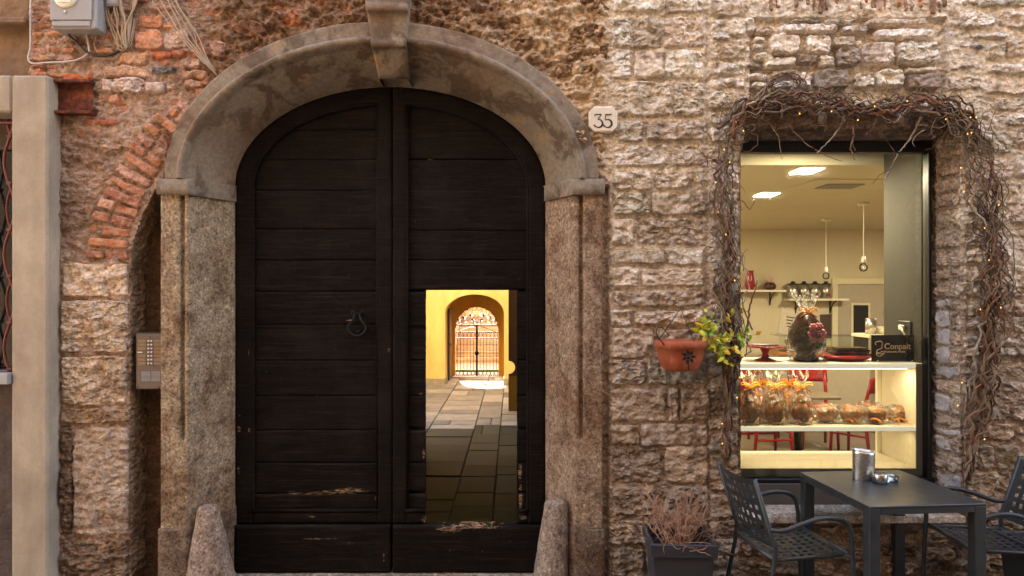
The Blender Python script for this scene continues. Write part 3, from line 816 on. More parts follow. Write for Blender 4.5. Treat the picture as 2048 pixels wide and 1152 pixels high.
def jamb(sg):
    """vertical pier with a flat outer band, a stopped groove and a splayed inner face"""
    out = 1.367
    prof = [(out, .09), (out, YF), (1.262, YF), (1.252, YF + .004), (1.246, YF + .032), (1.226, YF + .032), (1.22, YF + .006), (1.20, YF + .006), (1.065, .205), (1.055, .212), (1.048, .222), (1.03, .27), (1.03, YD + .1)]
    p = resample(prof, .010)
    zz = np.linspace(.40, 2.47, 190)
    s_ = np.cumsum(np.r_[0, np.linalg.norm(np.diff(p, axis=0), axis=1)])
    A = p[None, :, 0] + 0 * zz[:, None]; Y = p[None, :, 1] + 0 * zz[:, None]; Zz = zz[:, None] + 0 * A
    stop = (1 - sstep(.93, .97, Zz)) * ((A < 1.262) & (A > 1.205) & (Y < .02))
    Y = Y * (1 - stop) + (YF + .002) * stop
    d = .008 * fbm(s_[None] * 5 + sg * 9, Zz * 4, 4, 21) + .0035 * fbm(s_[None] * 45, Zz * 45 + sg * 5, 3, 27, .7)
    ed = .006 * np.abs(fbm(s_[None] * 3, Zz * 12 + sg * 3, 3, 33))
    G = np.stack([XC + sg * (A - d * .5), Y - d + ed * (A > 1.2), Zz], -1)
    if sg < 0: pass
    o = obj('jamb', MB().grid(G if sg > 0 else G[:, ::-1]), M['granite'], portal, True, col=lin(164, 144, 120) if sg < 0 else lin(160, 136, 114), fix=False)
    # impost block over the jamb
    prof2 = [(out + .012, .06), (out + .012, YF - .03), (1.19, YF - .03), (1.18, YF - .026), (1.045, .2), (1.022, .245), (1.02, YD + .08)]
    p = resample(prof2, .012)
    hs = [(2.462, .012), (2.466, 0), (2.50, 0), (2.552, 0), (2.562, .008), (2.566, .03)]
    G = []
    for z_, inn in hs:
        row = []
        for a, b in p:
            n = .004 * float(fbm(a * 9 + sg, z_ * 20 + b * 9, 3, 3))
            row.append((XC + sg * (a - inn * .4), b + inn + n, z_))
        G.append(row)
    G = np.array(G)
    mb = MB().grid(G)
    top = [(XC + sg * (1.37), .06, 2.5665), (XC + sg * 1.37, YF - .005, 2.5665), (XC + sg * 1.19, YF - .005, 2.5665), (XC + sg * 1.03, .25, 2.5665), (XC + sg * 1.03, YD + .08, 2.5665)]
    mb.add(top, [(0, 1, 2, 3, 4)])
    bot = [(a, b, 2.463) for a, b, c in top]; mb.add(bot, [(0, 1, 2, 3, 4)])
    obj('impost', mb, M['arch'], portal, True)
    # foot block
    prof3 = [(out + .012, .09), (out + .012, YF - .012), (1.20, YF - .014), (1.19, YF - .004), (1.035, .24), (1.02, .27), (1.02, YD + .08)]
    p = resample(prof3, .012); G = []
    for t in np.linspace(0, 1, 40):
        row = []
        for a, b in p:
            zt = .415 + .05 * (sstep(1.28, 1.12, a) - .35) + .01 * float(fbm(a * 8 + sg * 4, b * 8, 2, 7))
            z_ = -.02 + (zt + .02) * min(1, t / .95); inn = .02 * sstep(.93, 1, t)
            n = .008 * float(fbm(a * 6 + b * 5 + sg * 3, z_ * 7, 4, 40)) + .003 * float(fbm(a * 40 + b * 30, z_ * 40, 2, 44))
            row.append((XC + sg * (a - inn * .3), b + inn - n, z_))
        G.append(row)
    mb = MB().grid(np.array(G))
    obj('foot_block', mb, M['granite'], portal, True, col=lin(128, 108, 92))
jamb(-1); jamb(1)
# guard stones
def guard(px0, px1, ptop0, ptop1, pytop, label, y0, tip):
    o = thing('guard_stone', label, 'guard stone', (X((px0 + px1) / 2, y0), y0, 0))
    mb = MB(); n = 34; rows = []
    zt = Z(pytop, y0)
    xb0, xb1, xt0, xt1 = X(px0, y0), X(px1, y0), X(ptop0, y0), X(ptop1, y0)
    for i in range(34):
        t = i / 33
        q = min(1, t / .93); cap = sstep(.9, 1.0, t)
        c = (xb0 + xb1) / 2 * (1 - q) + (xt0 + xt1) / 2 * q; r = ((xb1 - xb0) * (1 - q) + (xt1 - xt0) * q) / 2 * (1 - .42 * cap)
        row = []
        for k in range(n + 1):
            a = 2 * math.pi * k / n
            w = 1 + .11 * float(fbm(math.cos(a) * 1.6 + tip, t * 4 + math.sin(a) * 2, 3, 6)) + .02 * float(fbm(math.cos(a) * 9, t * 14 + math.sin(a) * 9, 2, 9))
            row.append((c + r * w * math.cos(a), y0 + r * w * math.sin(a), -.03 + (zt + .03) * (q if t < .93 else 1) + (.012 * cap)))
        rows.append(row)
    mb.grid(np.array(rows)); cpt = np.mean(np.array(rows[-1][:n]), 0) + np.array((0, 0, .008)); mb.add(rows[-1][:n] + [tuple(cpt)], [(k, (k + 1) % n, n) for k in range(n)])
    obj('shaft', mb, M['granite'], o, True, col=lin(158, 138, 122))
guard(366, 474, 396, 436, 1014, 'short conical granite guard stone beside the intercom-side jamb of the arched door', .02, 1.0)
guard(1060, 1138, 1090, 1136, 1003, 'short conical granite guard stone at the door jamb nearest the number plaque', .03, 5.0)

# ================================================================ door
Z0 = .012
XM = X(784, YD)
AI, BI = 1.03, .662
def z_arc(x, da=0.0):
    q = np.clip(1 - ((x - XC) / (AI - da)) ** 2, 0, 1); return Z_SPRING + (BI - da * .92) * np.sqrt(q)
def x_arc(z, da=0.0):
    q = np.clip(1 - (np.maximum(z - Z_SPRING, 0) / (BI - da * .92)) ** 2, 0, 1); return (AI - da) * np.sqrt(q)
WKX0, WKX1, WKZ0, WKZ1 = X(850, YD), X(1034, YD), Z(1048, YD), Z(580, YD)
def wood(name, G, parent, wear=None, back=.05):
    """grid front plus a rim going back"""
    G = np.array(G); mb = MB().grid(G); R, Cn = G.shape[:2]
    rim = [(0, j) for j in range(Cn)] + [(i, Cn - 1) for i in range(1, R)] + [(R - 1, j) for j in range(Cn - 2, -1, -1)] + [(i, 0) for i in range(R - 2, 0, -1)]
    v0 = len(mb.v); ids_ = [i * Cn + j for i, j in rim]
    mb.v.extend([(mb.v[i][0], mb.v[i][1] + back, mb.v[i][2]) for i in ids_])
    n = len(ids_)
    for k in range(n): mb.f.append((ids_[k], v0 + k, v0 + (k + 1) % n, ids_[(k + 1) % n]))
    wv = np.zeros(len(mb.v), np.float32)
    if wear is not None:
        V = np.array(mb.v); wv = wear(V[:, 0], V[:, 2]).astype(np.float32)
    return obj(name, mb, M['door'], parent, True, attr={'wear': wv}, fix=False)
def spots(lst):
    """bare-wood spots: px, py, half width, half height"""
    def f(x, z):
        r = np.zeros_like(x)
        for (a, b, w, h) in lst:
            d = ((x - X(a, YD)) / (w * (D + YD) / F)) ** 2 + ((z - Z(b, YD)) / (h * (D + YD) / F)) ** 2
            r = np.maximum(r, np.clip(1.15 - d, 0, 1))
        return r
    return f
WEAR = spots([(650, 988, 100, 6), (700, 984, 50, 9), (580, 988, 40, 5), (478, 830, 6, 6), (478, 858, 7, 9), (498, 860, 5, 8), (477, 940, 6, 12), (497, 704, 3, 10), (622, 1032, 14, 5), (690, 1036, 20, 3), (640, 1075, 60, 4), (700, 1085, 60, 3), (770, 1110, 3, 20),
              (846, 910, 4, 16), (846, 985, 10, 4), (1040, 945, 6, 30), (1041, 1000, 6, 45), (1048, 1035, 18, 7), (945, 1052, 95, 7), (900, 1056, 40, 9), (850, 1040, 14, 8), (700, 640, 14, 4), (900, 1143, 60, 4), (860, 316, 10, 4), (752, 1000, 8, 12), (778, 700, 6, 8), (840, 790, 10, 4), (1055, 868, 4, 10)])
def plank(x0f, x1f, z0, z1, parent, y=YD + .028, name='plank', cell=.013, gap=.0006):
    zz = np.linspace(z0 + gap, z1 - gap, max(4, int((z1 - z0) / cell)))
    G = []; sd = float(RNG.uniform(0, 50)); off = RNG.normal(0, .0012); edz = float(RNG.choice([.0003, .0005, .0016]))
    for z in zz:
        a, b = float(x0f(z)), float(x1f(z)); n = max(4, int(1.0 / cell))
        xs_ = np.linspace(a, b, n)
        g = .0035 * fbm(xs_ * 1.6 + sd, np.full(n, z * 42), 4, 3, .65) + .002 * fbm(xs_ * 9 + sd, np.full(n, z * 30), 3, 8)
        ed = edz * (1 - sstep(0, .008, min(z - z0, z1 - z)))
        w_ = WEAR(xs_, np.full(n, z)) * .003
        G.append([(x_, y + off - g_ + ed + ww, z) for x_, g_, ww in zip(xs_, g, w_)])
    return wood(name, G, parent, WEAR, .03)
def strip(xa, xb, za, zb, parent, name, y=YD, horiz=False, cell=.014, back=.05, arc=False):
    nx = max(4, int((xb - xa) / cell)); nz = max(4, int((zb - za) / cell))
    G = []
    sd = float(RNG.uniform(0, 50))
    for i in range(nz + 1):
        row = []
        for j in range(nx + 1):
            x_ = xa + (xb - xa) * j / nx; top = float(z_arc(x_)) if arc else zb
            z_ = za + (top - za) * i / nz
            a, b = (x_ * 2, z_ * 30) if horiz else (x_ * 30, z_ * 2)
            g = .003 * float(fbm(a + sd, b, 3, 5, .6))
            e = min(j, nx - j, 1.0) * 1.0; e2 = min(i, nz - i, 1.0)
            row.append((x_, y - g + (.005 if e * e2 == 0 else 0), z_))
        G.append(row)
    return wood(name, G, parent, WEAR, back)
SW, MW = .116, .094                              # outer stile, meeting stile
ZP0 = Z(1022, YD)                                # foot of the panels
def arc_stile(parent, x_in, sg):
    """outer stile that follows the arch up to the meeting stile"""
    path = []
    zz = list(np.linspace(ZP0 - .085, Z_SPRING, 150))
    for z in zz: path.append(((XC + sg * AI, z), (XC + sg * (AI - SW), z)))
    tmax = math.acos(min(1, abs(x_in - XC) / AI))
    for t in np.linspace(0, 1, 90)[1:]:
        th = t * tmax
        path.append(((XC + sg * AI * math.cos(th), Z_SPRING + BI * math.sin(th)), (XC + sg * (AI - SW) * math.cos(th), Z_SPRING + (BI - SW * .92) * math.sin(th))))
    G = []
    for i, (a, b) in enumerate(path):
        row = []
        for u in np.linspace(0, 1, 10):
            x_ = a[0] + (b[0] - a[0]) * u; z_ = a[1] + (b[1] - a[1]) * u
            g = .003 * float(fbm(u * 5, i * .03 + sg * 7, 3, 5)) + .0015 * float(fbm(u * 14, i * .09, 2, 9))
            row.append((x_, YD - g + (.006 if u in (0, 1) else 0), z_))
        G.append(row)
    G = np.array(G)
    if sg < 0: G = G[:, :, :]
    else: G = G[:, ::-1]
    wood('stile', G, parent, WEAR, .05)
    # moulding along its inner edge
    pth = [(b[0], YD + .012, b[1]) for a, b in path if b[1] > ZP0]
    obj('moulding', MB().tube(pth, .013, 6), M['door'], parent, True)

lab = {-1: 'closed black wooden door leaf with ring knocker, plank panels and worn foot', 1: 'black wooden door leaf with the small wicket doorway standing open in it'}
leaves = {}
seams_l = [1022, 990, 928, 862, 793, 722, 650, 583, 520, 458, 380, 318, 258, 150]
for sg in (-1, 1):
    x_in = XM + sg * .004
    L = thing('door_leaf', lab[sg], 'door', (XC + sg * AI * .5, YD, 0)); leaves[sg] = L
    xa_, xb_ = (x_in - MW, x_in) if sg < 0 else (x_in, x_in + MW)
    strip(xa_, xb_, ZP0 - .085, 3.4, L, 'meeting_stile', arc=True)
    arc_stile(L, x_in + sg * .05, sg)
    xin_p = x_in + sg * MW
    obj('moulding', MB().tube([(xin_p, YD + .012, ZP0), (xin_p, YD + .012, float(z_arc(xin_p, SW)))], .012, 6), M['door'], L, True)
    # planks
    for k in range(len(seams_l) - 1):
        z0, z1 = Z(seams_l[k], YD), Z(seams_l[k + 1], YD)
        if sg > 0: z0 += RNG.uniform(-.02, .02) if 0 < k else 0; 
        topx = float(XC - 0.0)
        z1 = min(z1, Z_SPRING + BI - SW * .92 - .004 + .02)
        if z1 <= z0 + .02: continue
        lo = lambda z: XC - x_arc(z, SW - .012); hi = lambda z: XC + x_arc(z, SW - .012)
        inn = x_in + sg * (MW - .01)
        if sg < 0: plank(lo, lambda z: max(inn, float(lo(z)) + .01), z0, z1, L)
        else:
            if z0 >= WKZ1 - .035: plank(lambda z: inn, lambda z: max(inn + .01, float(hi(z))), max(z0, WKZ1), z1, L)
            else:
                zt = min(z1, WKZ1)
                plank(lambda z: inn, lambda z: WKX0 + RNG.normal(0, .0006), z0, zt, L); plank(lambda z: WKX1 + RNG.normal(0, .0006), hi, z0, zt, L)
    # rail with moulded top, kick board
    xo = XC + sg * AI
    a_, b_ = (xo, x_in) if sg < 0 else (x_in, xo)
    if sg < 0:
        strip(xo + SW, x_in - MW, ZP0 - .085, ZP0 - .006, L, 'rail', horiz=True)
        obj('moulding', MB().tube([(xo + SW - .02, YD + .008, ZP0), (x_in - MW + .02, YD + .008, ZP0)], .016, 6), M['door'], L, True)
    else:
        strip(x_in + MW, WKX0, ZP0 - .085, ZP0 - .006, L, 'rail', horiz=True); strip(WKX1, xo - SW, ZP0 - .085, ZP0 - .006, L, 'rail', horiz=True)
        obj('moulding', MB().tube([(x_in + MW - .01, YD + .008, ZP0), (WKX0 - .002, YD + .008, ZP0)], .016, 6), M['door'], L, True)
        obj('moulding', MB().tube([(WKX1 + .002, YD + .008, ZP0), (xo - SW + .01, YD + .008, ZP0)], .016, 6), M['door'], L, True)
    strip(a_ + .004, b_ - (.004 if sg < 0 else 0), Z0, ZP0 - .09, L, 'kick_board', y=YD - .028, horiz=True, back=.09)
    # dark core behind the boards so that no light leaks through the seams
    def core(x0, x1, z0, z1): return MB().box(x0, x1, YD + .06, YD + .085, z0, z1, .002)
    poly = []
    if sg < 0:
        pl = [(xo, ZP0 - .08), (x_in, ZP0 - .08)] + [(x_, float(z_arc(x_))) for x_ in np.linspace(x_in, XC - AI, 40)]
        obj('back_boards', MB().prism(pl, YD + .055, YD + .08), M['door'], L)
        obj('astragal', MB().box(x_in - .03, x_in + .03, YD + .086, YD + .1, Z0, 3.2, .002), M['door'], L)
    else:
        obj('back_boards', MB().prism([(x_in, WKZ1), (xo, WKZ1)] + [(x_, float(z_arc(x_))) for x_ in np.linspace(XC + AI, x_in, 40)], YD + .055, YD + .08), M['door'], L)
        obj('back_boards', MB().box(x_in, WKX0 - .004, YD + .055, YD + .08, ZP0 - .08, WKZ1 - .002), M['door'], L)
        obj('back_boards', MB().box(WKX1 + .004, xo, YD + .055, YD + .08, ZP0 - .08, WKZ1 - .002), M['door'], L)
    if sg > 0:
        obj('batten', MB().box(x_in + .002, WKX0 - .003, YD + .0805, YD + .1, WKZ1 - .06, WKZ1 + .06, .002), M['door'], L); obj('batten', MB().box(WKX1 + .003, xo - .002, YD + .0805, YD + .1, WKZ1 - .06, WKZ1 + .06, .002), M['door'], L)
    # nail heads
    nail = None
    for (a, b) in ([(697, 421), (695, 492), (697, 549), (632, 793), (670, 700), (560, 520), (600, 458), (530, 744), (752, 720), (762, 905)] if sg < 0 else [(828, 442), (829, 492), (806, 470), (930, 440), (1040, 560), (1066, 640), (900, 1098), (1020, 1080), (965, 1100), (1062, 780), (1062, 860), (830, 930)]):
        mbn = MB().lathe([(.0062, 0), (.0055, .003), (.003, .005), (1e-6, .0055)], (0, 0, 0), 8)
        if nail is None:
            mbn.v = [(x_, -z_, y_) for x_, y_, z_ in mbn.v]
            nail = obj('nail', mbn, M['iron'], L, True, world_coords=False)
            o = nail
        else: o = nail.copy(); COL.objects.link(o); o.parent = L
        yk = YD - .028 if b > 1052 else (YD + .024 if not (752 < a < 818) else YD - .002)
        o.location = Vector((X(a, YD), yk, Z(b, YD))) - base_of(L)
# ring knocker
kn = thing('door_knocker', 'small black iron ring knocker hung on two scrolls on the closed leaf', 'door knocker', (X(716, YD), YD - .02, Z(655, YD)))
c = Vector((X(715, YD), YD + .004, Z(660, YD)))
pts = [(c.x + .058 * math.sin(a) * (1 if abs(a) > .6 else 1), c.y - .026, c.z + .012 + .050 * -math.cos(a)) for a in np.linspace(-2.55, 2.55, 30)]
pts = [(c.x - .014, c.y - .02, c.z + .105)] + pts + [(c.x + .014, c.y - .02, c.z + .105)]
obj('ring', MB().tube(pts, [.0085] * len(pts), 7), M['iron'], kn, True)
for sg in (-1, 1):
    sp = [(c.x + sg * (.024 + .004) + (.017 - .0012 * i) * math.cos(i * .55) * sg, c.y - .016, c.z + .112 + (.017 - .0012 * i) * math.sin(i * .55)) for i in range(11)]
    obj('scroll', MB().tube(sp, .006, 6), M['iron'], kn, True)
obj('bracket', MB().box(c.x - .03, c.x + .03, c.y - .012, c.y + .02, c.z + .096, c.z + .118, .004), M['iron'], kn)
obj('strike_stud', MB().box(c.x - .008, c.x + .016, c.y - .014, c.y + .02, c.z - .022, c.z - .006, .004), M['iron'], kn)

# threshold
gx4, gy4 = np.meshgrid(np.linspace(XC - 1.14, XC + 1.14, 120), np.linspace(.0, .42, 24))
th = obj('threshold', MB().grid(np.stack([gx4, gy4, .006 - .012 * sstep(.06, 0, gy4) + .003 * fbm(gx4 * 6, gy4 * 6, 3, 3)], -1)), M['granite'], None, True, col=lin(178, 164, 150), fix=False)
struct(th)
# ================================================================ street, house across, neighbour
def paving():
    s = NT('street_paving'); v = s.coord('Object')
    n = s.noise(v, 2, 6, .6); n2 = s.noise(v, 60, 4, .7)
    bt = s.new('ShaderNodeTexBrick', i_Vector=v, i_Scale=1.0, i_Mortar_Size=.006)
    bt.inputs['Color1'].default_value = C4(lin(92, 86, 80)); bt.inputs['Color2'].default_value = C4(lin(106, 98, 92)); bt.inputs['Mortar'].default_value = C4(lin(60, 54, 50))
    c = s.mix(1.0, bt.outputs[0], s.ramp(n, [(.3, .8), (.7, 1.15)]), 'MULTIPLY')
    return s.fin(c, .8, s.bump(n2, .3, .005), spec=.3)
M['paving'] = paving()
struct(obj('street', MB().add([(-80, -60, -.02), (80, -60, -.02), (80, .5, -.02), (-80, .5, -.02)], [(0, 1, 2, 3)]), M['paving'], fix=False))
struct(obj('ground', MB().add([(-120, -80, -.06), (120, -80, -.06), (120, 160, -.06), (-120, 160, -.06)], [(0, 1, 2, 3)]), M['garden_stone'], fix=False))

opp = thing('opposite_house', 'ochre plastered house across the street mirrored in the shop glass', 'building', (0, -5.9, 0))
obj('wall', MB().box(-14, 14, -6.3, -5.9, -.05, 9.5), M['opposite'], opp)
obj('cornice', MB().box(-14, 14, -6.3, -5.6, 9.501, 9.7), M['garden_stone'], opp)
for i, xw in enumerate((-9, -5.4, -1.8, 1.8, 5.4, 9)):
    for zz in (1.1, 4.3, 7.2):
        if xw == 5.4 and zz < 2: continue
        w = obj('window', MB().box(xw - .55, xw + .55, -5.96, -5.88, zz, zz + 1.9, .01), M['garden_stone'], opp)
        obj('pane', MB().box(xw - .42, xw + .42, -5.92, -5.865, zz + .14, zz + 1.76, .01), M['dark_glass'], w)

nb = thing('neighbour_house', 'neighbouring rendered house with smooth beige window surround and wavy iron grille', 'building', (X(-60), 0, 0))
YS = -.13
xR, xL = X(95, YS), X(22, YS)
xl = X(-330)
gx5, gz5 = np.meshgrid(np.linspace(xl, X(64), 60), np.linspace(Z(160), 4.1, 70))
gy5 = .035 - .012 * fbm(gx5 * 6, gz5 * 6, 4, 2) - .008 * fbm(gx5 * 30, gz5 * 30, 3, 6)
obj('upper_wall', MB().grid(np.stack([gx5, gy5, gz5], -1)), M['rough_plaster'], nb, True, fix=False)
obj('ledge', MB().box(xl, X(60), -.05, .06, Z(52), Z(39), .008), M['rough_plaster'], nb)
o = obj('surround_post', MB().box(xL, xR, YS, .1, -.02, Z(150, YS) - .0, .012), M['surround'], nb)
obj('surround_lintel', MB().box(xl, xL - .001, YS, .1, Z(224, YS), Z(150, YS), .012), M['surround'], nb)
gx5, gz5 = np.meshgrid(np.linspace(xl, xL + .02, 50), np.linspace(-.02, Z(768, YS), 100))
gy5 = -.06 - .012 * fbm(gx5 * 9, gz5 * 9, 4, 12) - .006 * fbm(gx5 * 40, gz5 * 40, 3, 16)
obj('lower_wall', MB().grid(np.stack([gx5, gy5, gz5], -1)), M['grey_plaster'], nb, True, fix=False)
obj('sill', MB().box(xl, xL - .001, YS - .03, .1, Z(768, YS), Z(746, YS), .004), M['greybox'], nb)
wf = obj('window', MB().box(xL - .09, xL - .002, .04, .09, Z(745, YS), Z(226, YS), .004).box(xl, xL - .091, .04, .09, Z(300, .05), Z(226, YS)), M['bronze_dark'], nb)
obj('pane', MB().box(xl, xL - .092, .055, .075, Z(745, YS), Z(302, .05), .001), M['dark_glass'], wf)
obj('core', MB().box(xl, X(60), .10, .5, 0, 4.04), M['rough_plaster'], nb)
# wavy grille: vertical bars with clasps, two rails
for sgn, ph in ((1, 0), (-1, 0)):
    for i in range(5):
        xc_ = xL - .035 - i * .13
        z0, z1 = Z(742, YS + .05), Z(240, YS + .05)
        zz = np.linspace(z0, z1, 70); per = .285
        pts = [(xc_ - .0 + sgn * .034 * math.sin((z - z0) / per * math.pi) - .0, YS + .05 + .012 * sgn, z) for z in zz]
        obj('bar', MB().tube(pts, .0085, 7), M['grille'], nb, True)
for i in range(5):
    for j in range(6):
        z = Z(742, YS + .05) + j * .285
        if z > Z(250, YS): break
        xc_ = xL - .035 - i * .13
        obj('clasp', MB().box(xc_ - .016, xc_ + .016, YS + .028, YS + .072, z + .001, z + .021, .004), M['grille'], nb)
for z in (Z(742, YS + .05), Z(244, YS + .05)):
    obj('rail', MB().box(xl, xL, YS + .042, YS + .058, z - .012, z + .0, .002), M['grille'], nb)

# ================================================================ passage behind the wicket, courtyard and garden
def slab_mat():
    s = NT('paving_slab'); v = s.coord('Object'); oc = s.new('ShaderNodeObjectInfo').outputs['Color']
    n = s.noise(v, 5, 7, .65); n2 = s.noise(v, 70, 4, .7)
    c = s.mix(1.0, oc, s.ramp(n, [(.3, .72), (.7, 1.2)]), 'MULTIPLY'); c = s.mix(1.0, c, s.ramp(n2, [(.3, .85), (.7, 1.15)]), 'MULTIPLY')
    return s.fin(c, s.ramp(n, [(.3, .7), (.7, .9)]), s.bump(s.math('ADD', n, s.math('MULTIPLY', n2, .4)), .5, .01), spec=.08)
M['slab'] = slab_mat()
pf = obj('passage_floor', MB().add([(-4.5, .42, -.03), (2.6, .42, -.03), (2.6, 12.4, -.03), (-4.5, 12.4, -.03)], [(0, 1, 2, 3)]), M['soil'], fix=False)
struct(pf)
cols = [-2.0, -1.15, -.52, -.16, .34]
base_slab = {}
for a, b in zip(cols[:-1], cols[1:]):
    y = .5 + RNG.uniform(0, .3)
    while y < 12.0:
        L = RNG.uniform(.32, .85)
        if y < 7: L *= .9
        parts = [(a, b)] if RNG.random() < .7 or y < 5 else [(a, (a + b) / 2 + RNG.uniform(-.08, .08)), ((a + b) / 2 + .08, b)]
        if len(parts) == 2: parts[1] = (parts[0][1], b)
        for (p, q) in parts:
            g = float(RNG.choice([104, 114, 122, 130, 142])) * (.34 if y < 3.2 else .46 if y < 5.2 else 1.0); g2 = lin(g * 1.06, g, g * (.93 if y > 5.4 else .8))  # passage shade painted in: slabs get darker towards the door
            dz = RNG.normal(0, .004)
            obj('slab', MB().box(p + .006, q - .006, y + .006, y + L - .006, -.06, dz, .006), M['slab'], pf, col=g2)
        y += L
# roofed passage
struct(obj('passage_wall', MB().box(-2.35, -2.1, .5, 5.6, -.05, 4.0), M['grey_plaster']))
struct(obj('passage_wall', MB().box(.45, .68, .5, 5.6, -.05, 4.0), M['grey_plaster']))
struct(obj('passage_ceiling', MB().box(-2.099, .449, .42, 5.6, 2.35, 3.9), M['grey_plaster']))
# courtyard
struct(obj('courtyard_wall', MB().box(-4.7, -4.5, 5.6, 12.4, -.05, 3.2), M['yellow']))
struct(obj('courtyard_wall', MB().box(.75, .95, 5.6, 12.4, -.05, 3.2), M['yellow']))
struct(obj('courtyard_wall', MB().box(-4.7, -2.355, 5.4, 5.6, -.05, 10.4), M['yellow']))
struct(obj('courtyard_wall', MB().box(-2.35, .68, 5.4, 5.599, 3.9, 10.4), M['yellow']))

def arch_wall(name, y0, y1, xa, xb, z_sp, rise, x_out0, x_out1, z_top, mat, label, plinth=None):
    """wall with an arched opening, with depth"""
    T = thing(name, label, 'archway', ((xa + xb) / 2, y0, 0))
    c = (xa + xb) / 2; h = (xb - xa) / 2
    arc = [(c + h * math.cos(t), z_sp + rise * math.sin(t)) for t in np.linspace(math.pi, 0, 33)]
    mb = MB()
    for y in (y0, y1):
        mb.add([(x_out0, y, -.05), (xa, y, -.05), (xa, y, z_sp), (x_out0, y, z_sp)], [(0, 1, 2, 3)])
        mb.add([(xb, y, -.05), (x_out1, y, -.05), (x_out1, y, z_sp), (xb, y, z_sp)], [(0, 1, 2, 3)])
        v = [(x_out0, y, z_sp)] + [(p, y, q) for p, q in arc] + [(x_out1, y, z_sp)]
        tops = [(x_out0, y, z_top)] + [(p, y, z_top) for p, q in arc] + [(x_out1, y, z_top)]
        n = len(v); mb.add(v + tops, [(i, i + 1, n + i + 1, n + i) for i in range(n - 1)])
    pth = [(xa, -.05)] + arc + [(xb, -.05)]
    n = len(pth)
    mb.add([(p, y0, q) for p, q in pth] + [(p, y1, q) for p, q in pth], [(i, i + 1, n + i + 1, n + i) for i in range(n - 1)])
    mb.add([(x_out0, y0, z_top), (x_out1, y0, z_top), (x_out1, y1, z_top), (x_out0, y1, z_top)], [(0, 1, 2, 3)])
    obj('wall', mb, M[mat], T)
    if plinth:
        obj('plinth', MB().box(x_out0, xa + .012, y0 - .012, y1 - .02, -.05, plinth, .003), M['plinth'], T)
        obj('plinth', MB().box(xb - .012, x_out1, y0 - .012, y1 - .02, -.05, plinth, .003), M['plinth'], T)
    return T
YA, YG = 10.37, 11.97
arch_wall('yellow_archway', YA, YA + .5, X(890, YA), X(1008, YA), 1.47, .39, -4.5, .75, 8.6, 'yellow', 'yellow painted wall with a wide arch seen through the wicket', .13)
gw = arch_wall('ochre_archway', YG, YG + .2, X(910, YG), X(997, YG), 1.088, .495, -2.4, .75, 8.6, 'ochre', 'darker ochre inner wall whose arch holds the iron gate')
struct(obj('vestibule_wall', MB().box(X(890, YA) - .5, X(890, YA) - .02, YA + .505, YG - .005, -.05, 4.4), M['ochre']))
struct(obj('vestibule_wall', MB().box(X(1008, YA) + .14, X(1008, YA) + .4, YA + .505, YG - .005, -.05, 4.4), M['ochre']))
struct(obj('vestibule_ceiling', MB().box(-1.8, .6, YA + .51, YG - .006, 2.3, 2.5), M['ochre']))
# side door in the vestibule, dark mat, open passage door at the end of the roofed part
tag(obj('side_door', MB().box(X(890, YA) - .019, X(890, YA) + .03, YA + .75, YG - .25, 0, 1.55, .004).box(X(890, YA) + .03, X(890, YA) + .05, YA + .85, YA + .88, .75, .8, .003), M['bronze_dark']), 'narrow brown side door inside the archway before the iron gate', 'door')
tag(obj('door_mat', MB().box(-1.32, -.82, YG - .42, YG - .12, 0.004, .022, .006), M['twig']), 'flat brown mat lying on the paving before the iron gate', 'door mat')
YP = 6.95
pd = thing('passage_door', 'dark brown door leaf with half-round notch standing open at end of passage', 'door', (X(1020, YP), YP, 0))
xa, zc_, r_ = X(1017, YP), Z(735, YP), .105
arcn = [(xa + r_ * math.cos(t), zc_ + r_ * math.sin(t)) for t in np.linspace(-math.pi / 2, math.pi / 2, 17)]
obj('upper_panel', MB().prism([(xa, Z(752, YP))] + arcn + [(xa, 2.7), (xa + .5, 2.7), (xa + .5, Z(752, YP))], YP, YP + .05), M['bronze_dark'], pd)
obj('lower_panel', MB().box(xa, xa + .5, YP, YP + .05, .005, Z(752.5, YP), .003), M['dark_ochre'], pd)

# iron gate
gate = thing('iron_gate', 'black wrought iron double gate with rings and scrolled arch top', 'gate', ((X(910, YG) + X(997, YG)) / 2, YG + .05, 0))
ga, gb = X(910, YG) + .01, X(997, YG) - .01; gc = (ga + gb) / 2; yg = YG + .06
def gz(py): return Z(py, yg)
obj('post', MB().box(gc - .022, gc + .022, yg - .02, yg + .02, .01, gz(650)), M['iron'], gate)
obj('lock', MB().lathe([(.02, -.06), (.045, -.03), (.05, 0), (.045, .03), (.02, .06)], (gc, yg - .01, gz(706)), 12), M['iron'], gate, True)
for zz, r in ((gz(650), .012), (gz(664), .009), (gz(676), .009), (gz(741), .009), (gz(752), .009)):
    obj('rail', MB().box(ga, gb, yg - .012, yg + .012, zz - r, zz + r, .002), M['iron'], gate)
for (z0, z1) in ((gz(676), gz(664)), (gz(752), gz(741))):
    n = 11; w = (gb - ga) / n
    for i in range(n):
        cx, cz, rx, rz = ga + w * (i + .5), (z0 + z1) / 2, w * .42, (z1 - z0) * .46
        obj('ring', MB().tube([(cx + rx * math.cos(t), yg, cz + rz * math.sin(t)) for t in np.linspace(0, 2 * math.pi, 15)], .0065, 5), M['iron'], gate)
for i in range(13):
    x_ = ga + (gb - ga) * (i + .5) / 13
    if abs(x_ - gc) > .03: obj('bar', MB().tube([(x_, yg, gz(741)), (x_, yg, gz(676))], .007, 5), M['iron'], gate)
for zz in (gz(690), gz(706), gz(722)):
    obj('bar', MB().tube([(ga, yg, zz), (gb, yg, zz)], .0055, 5), M['iron'], gate)
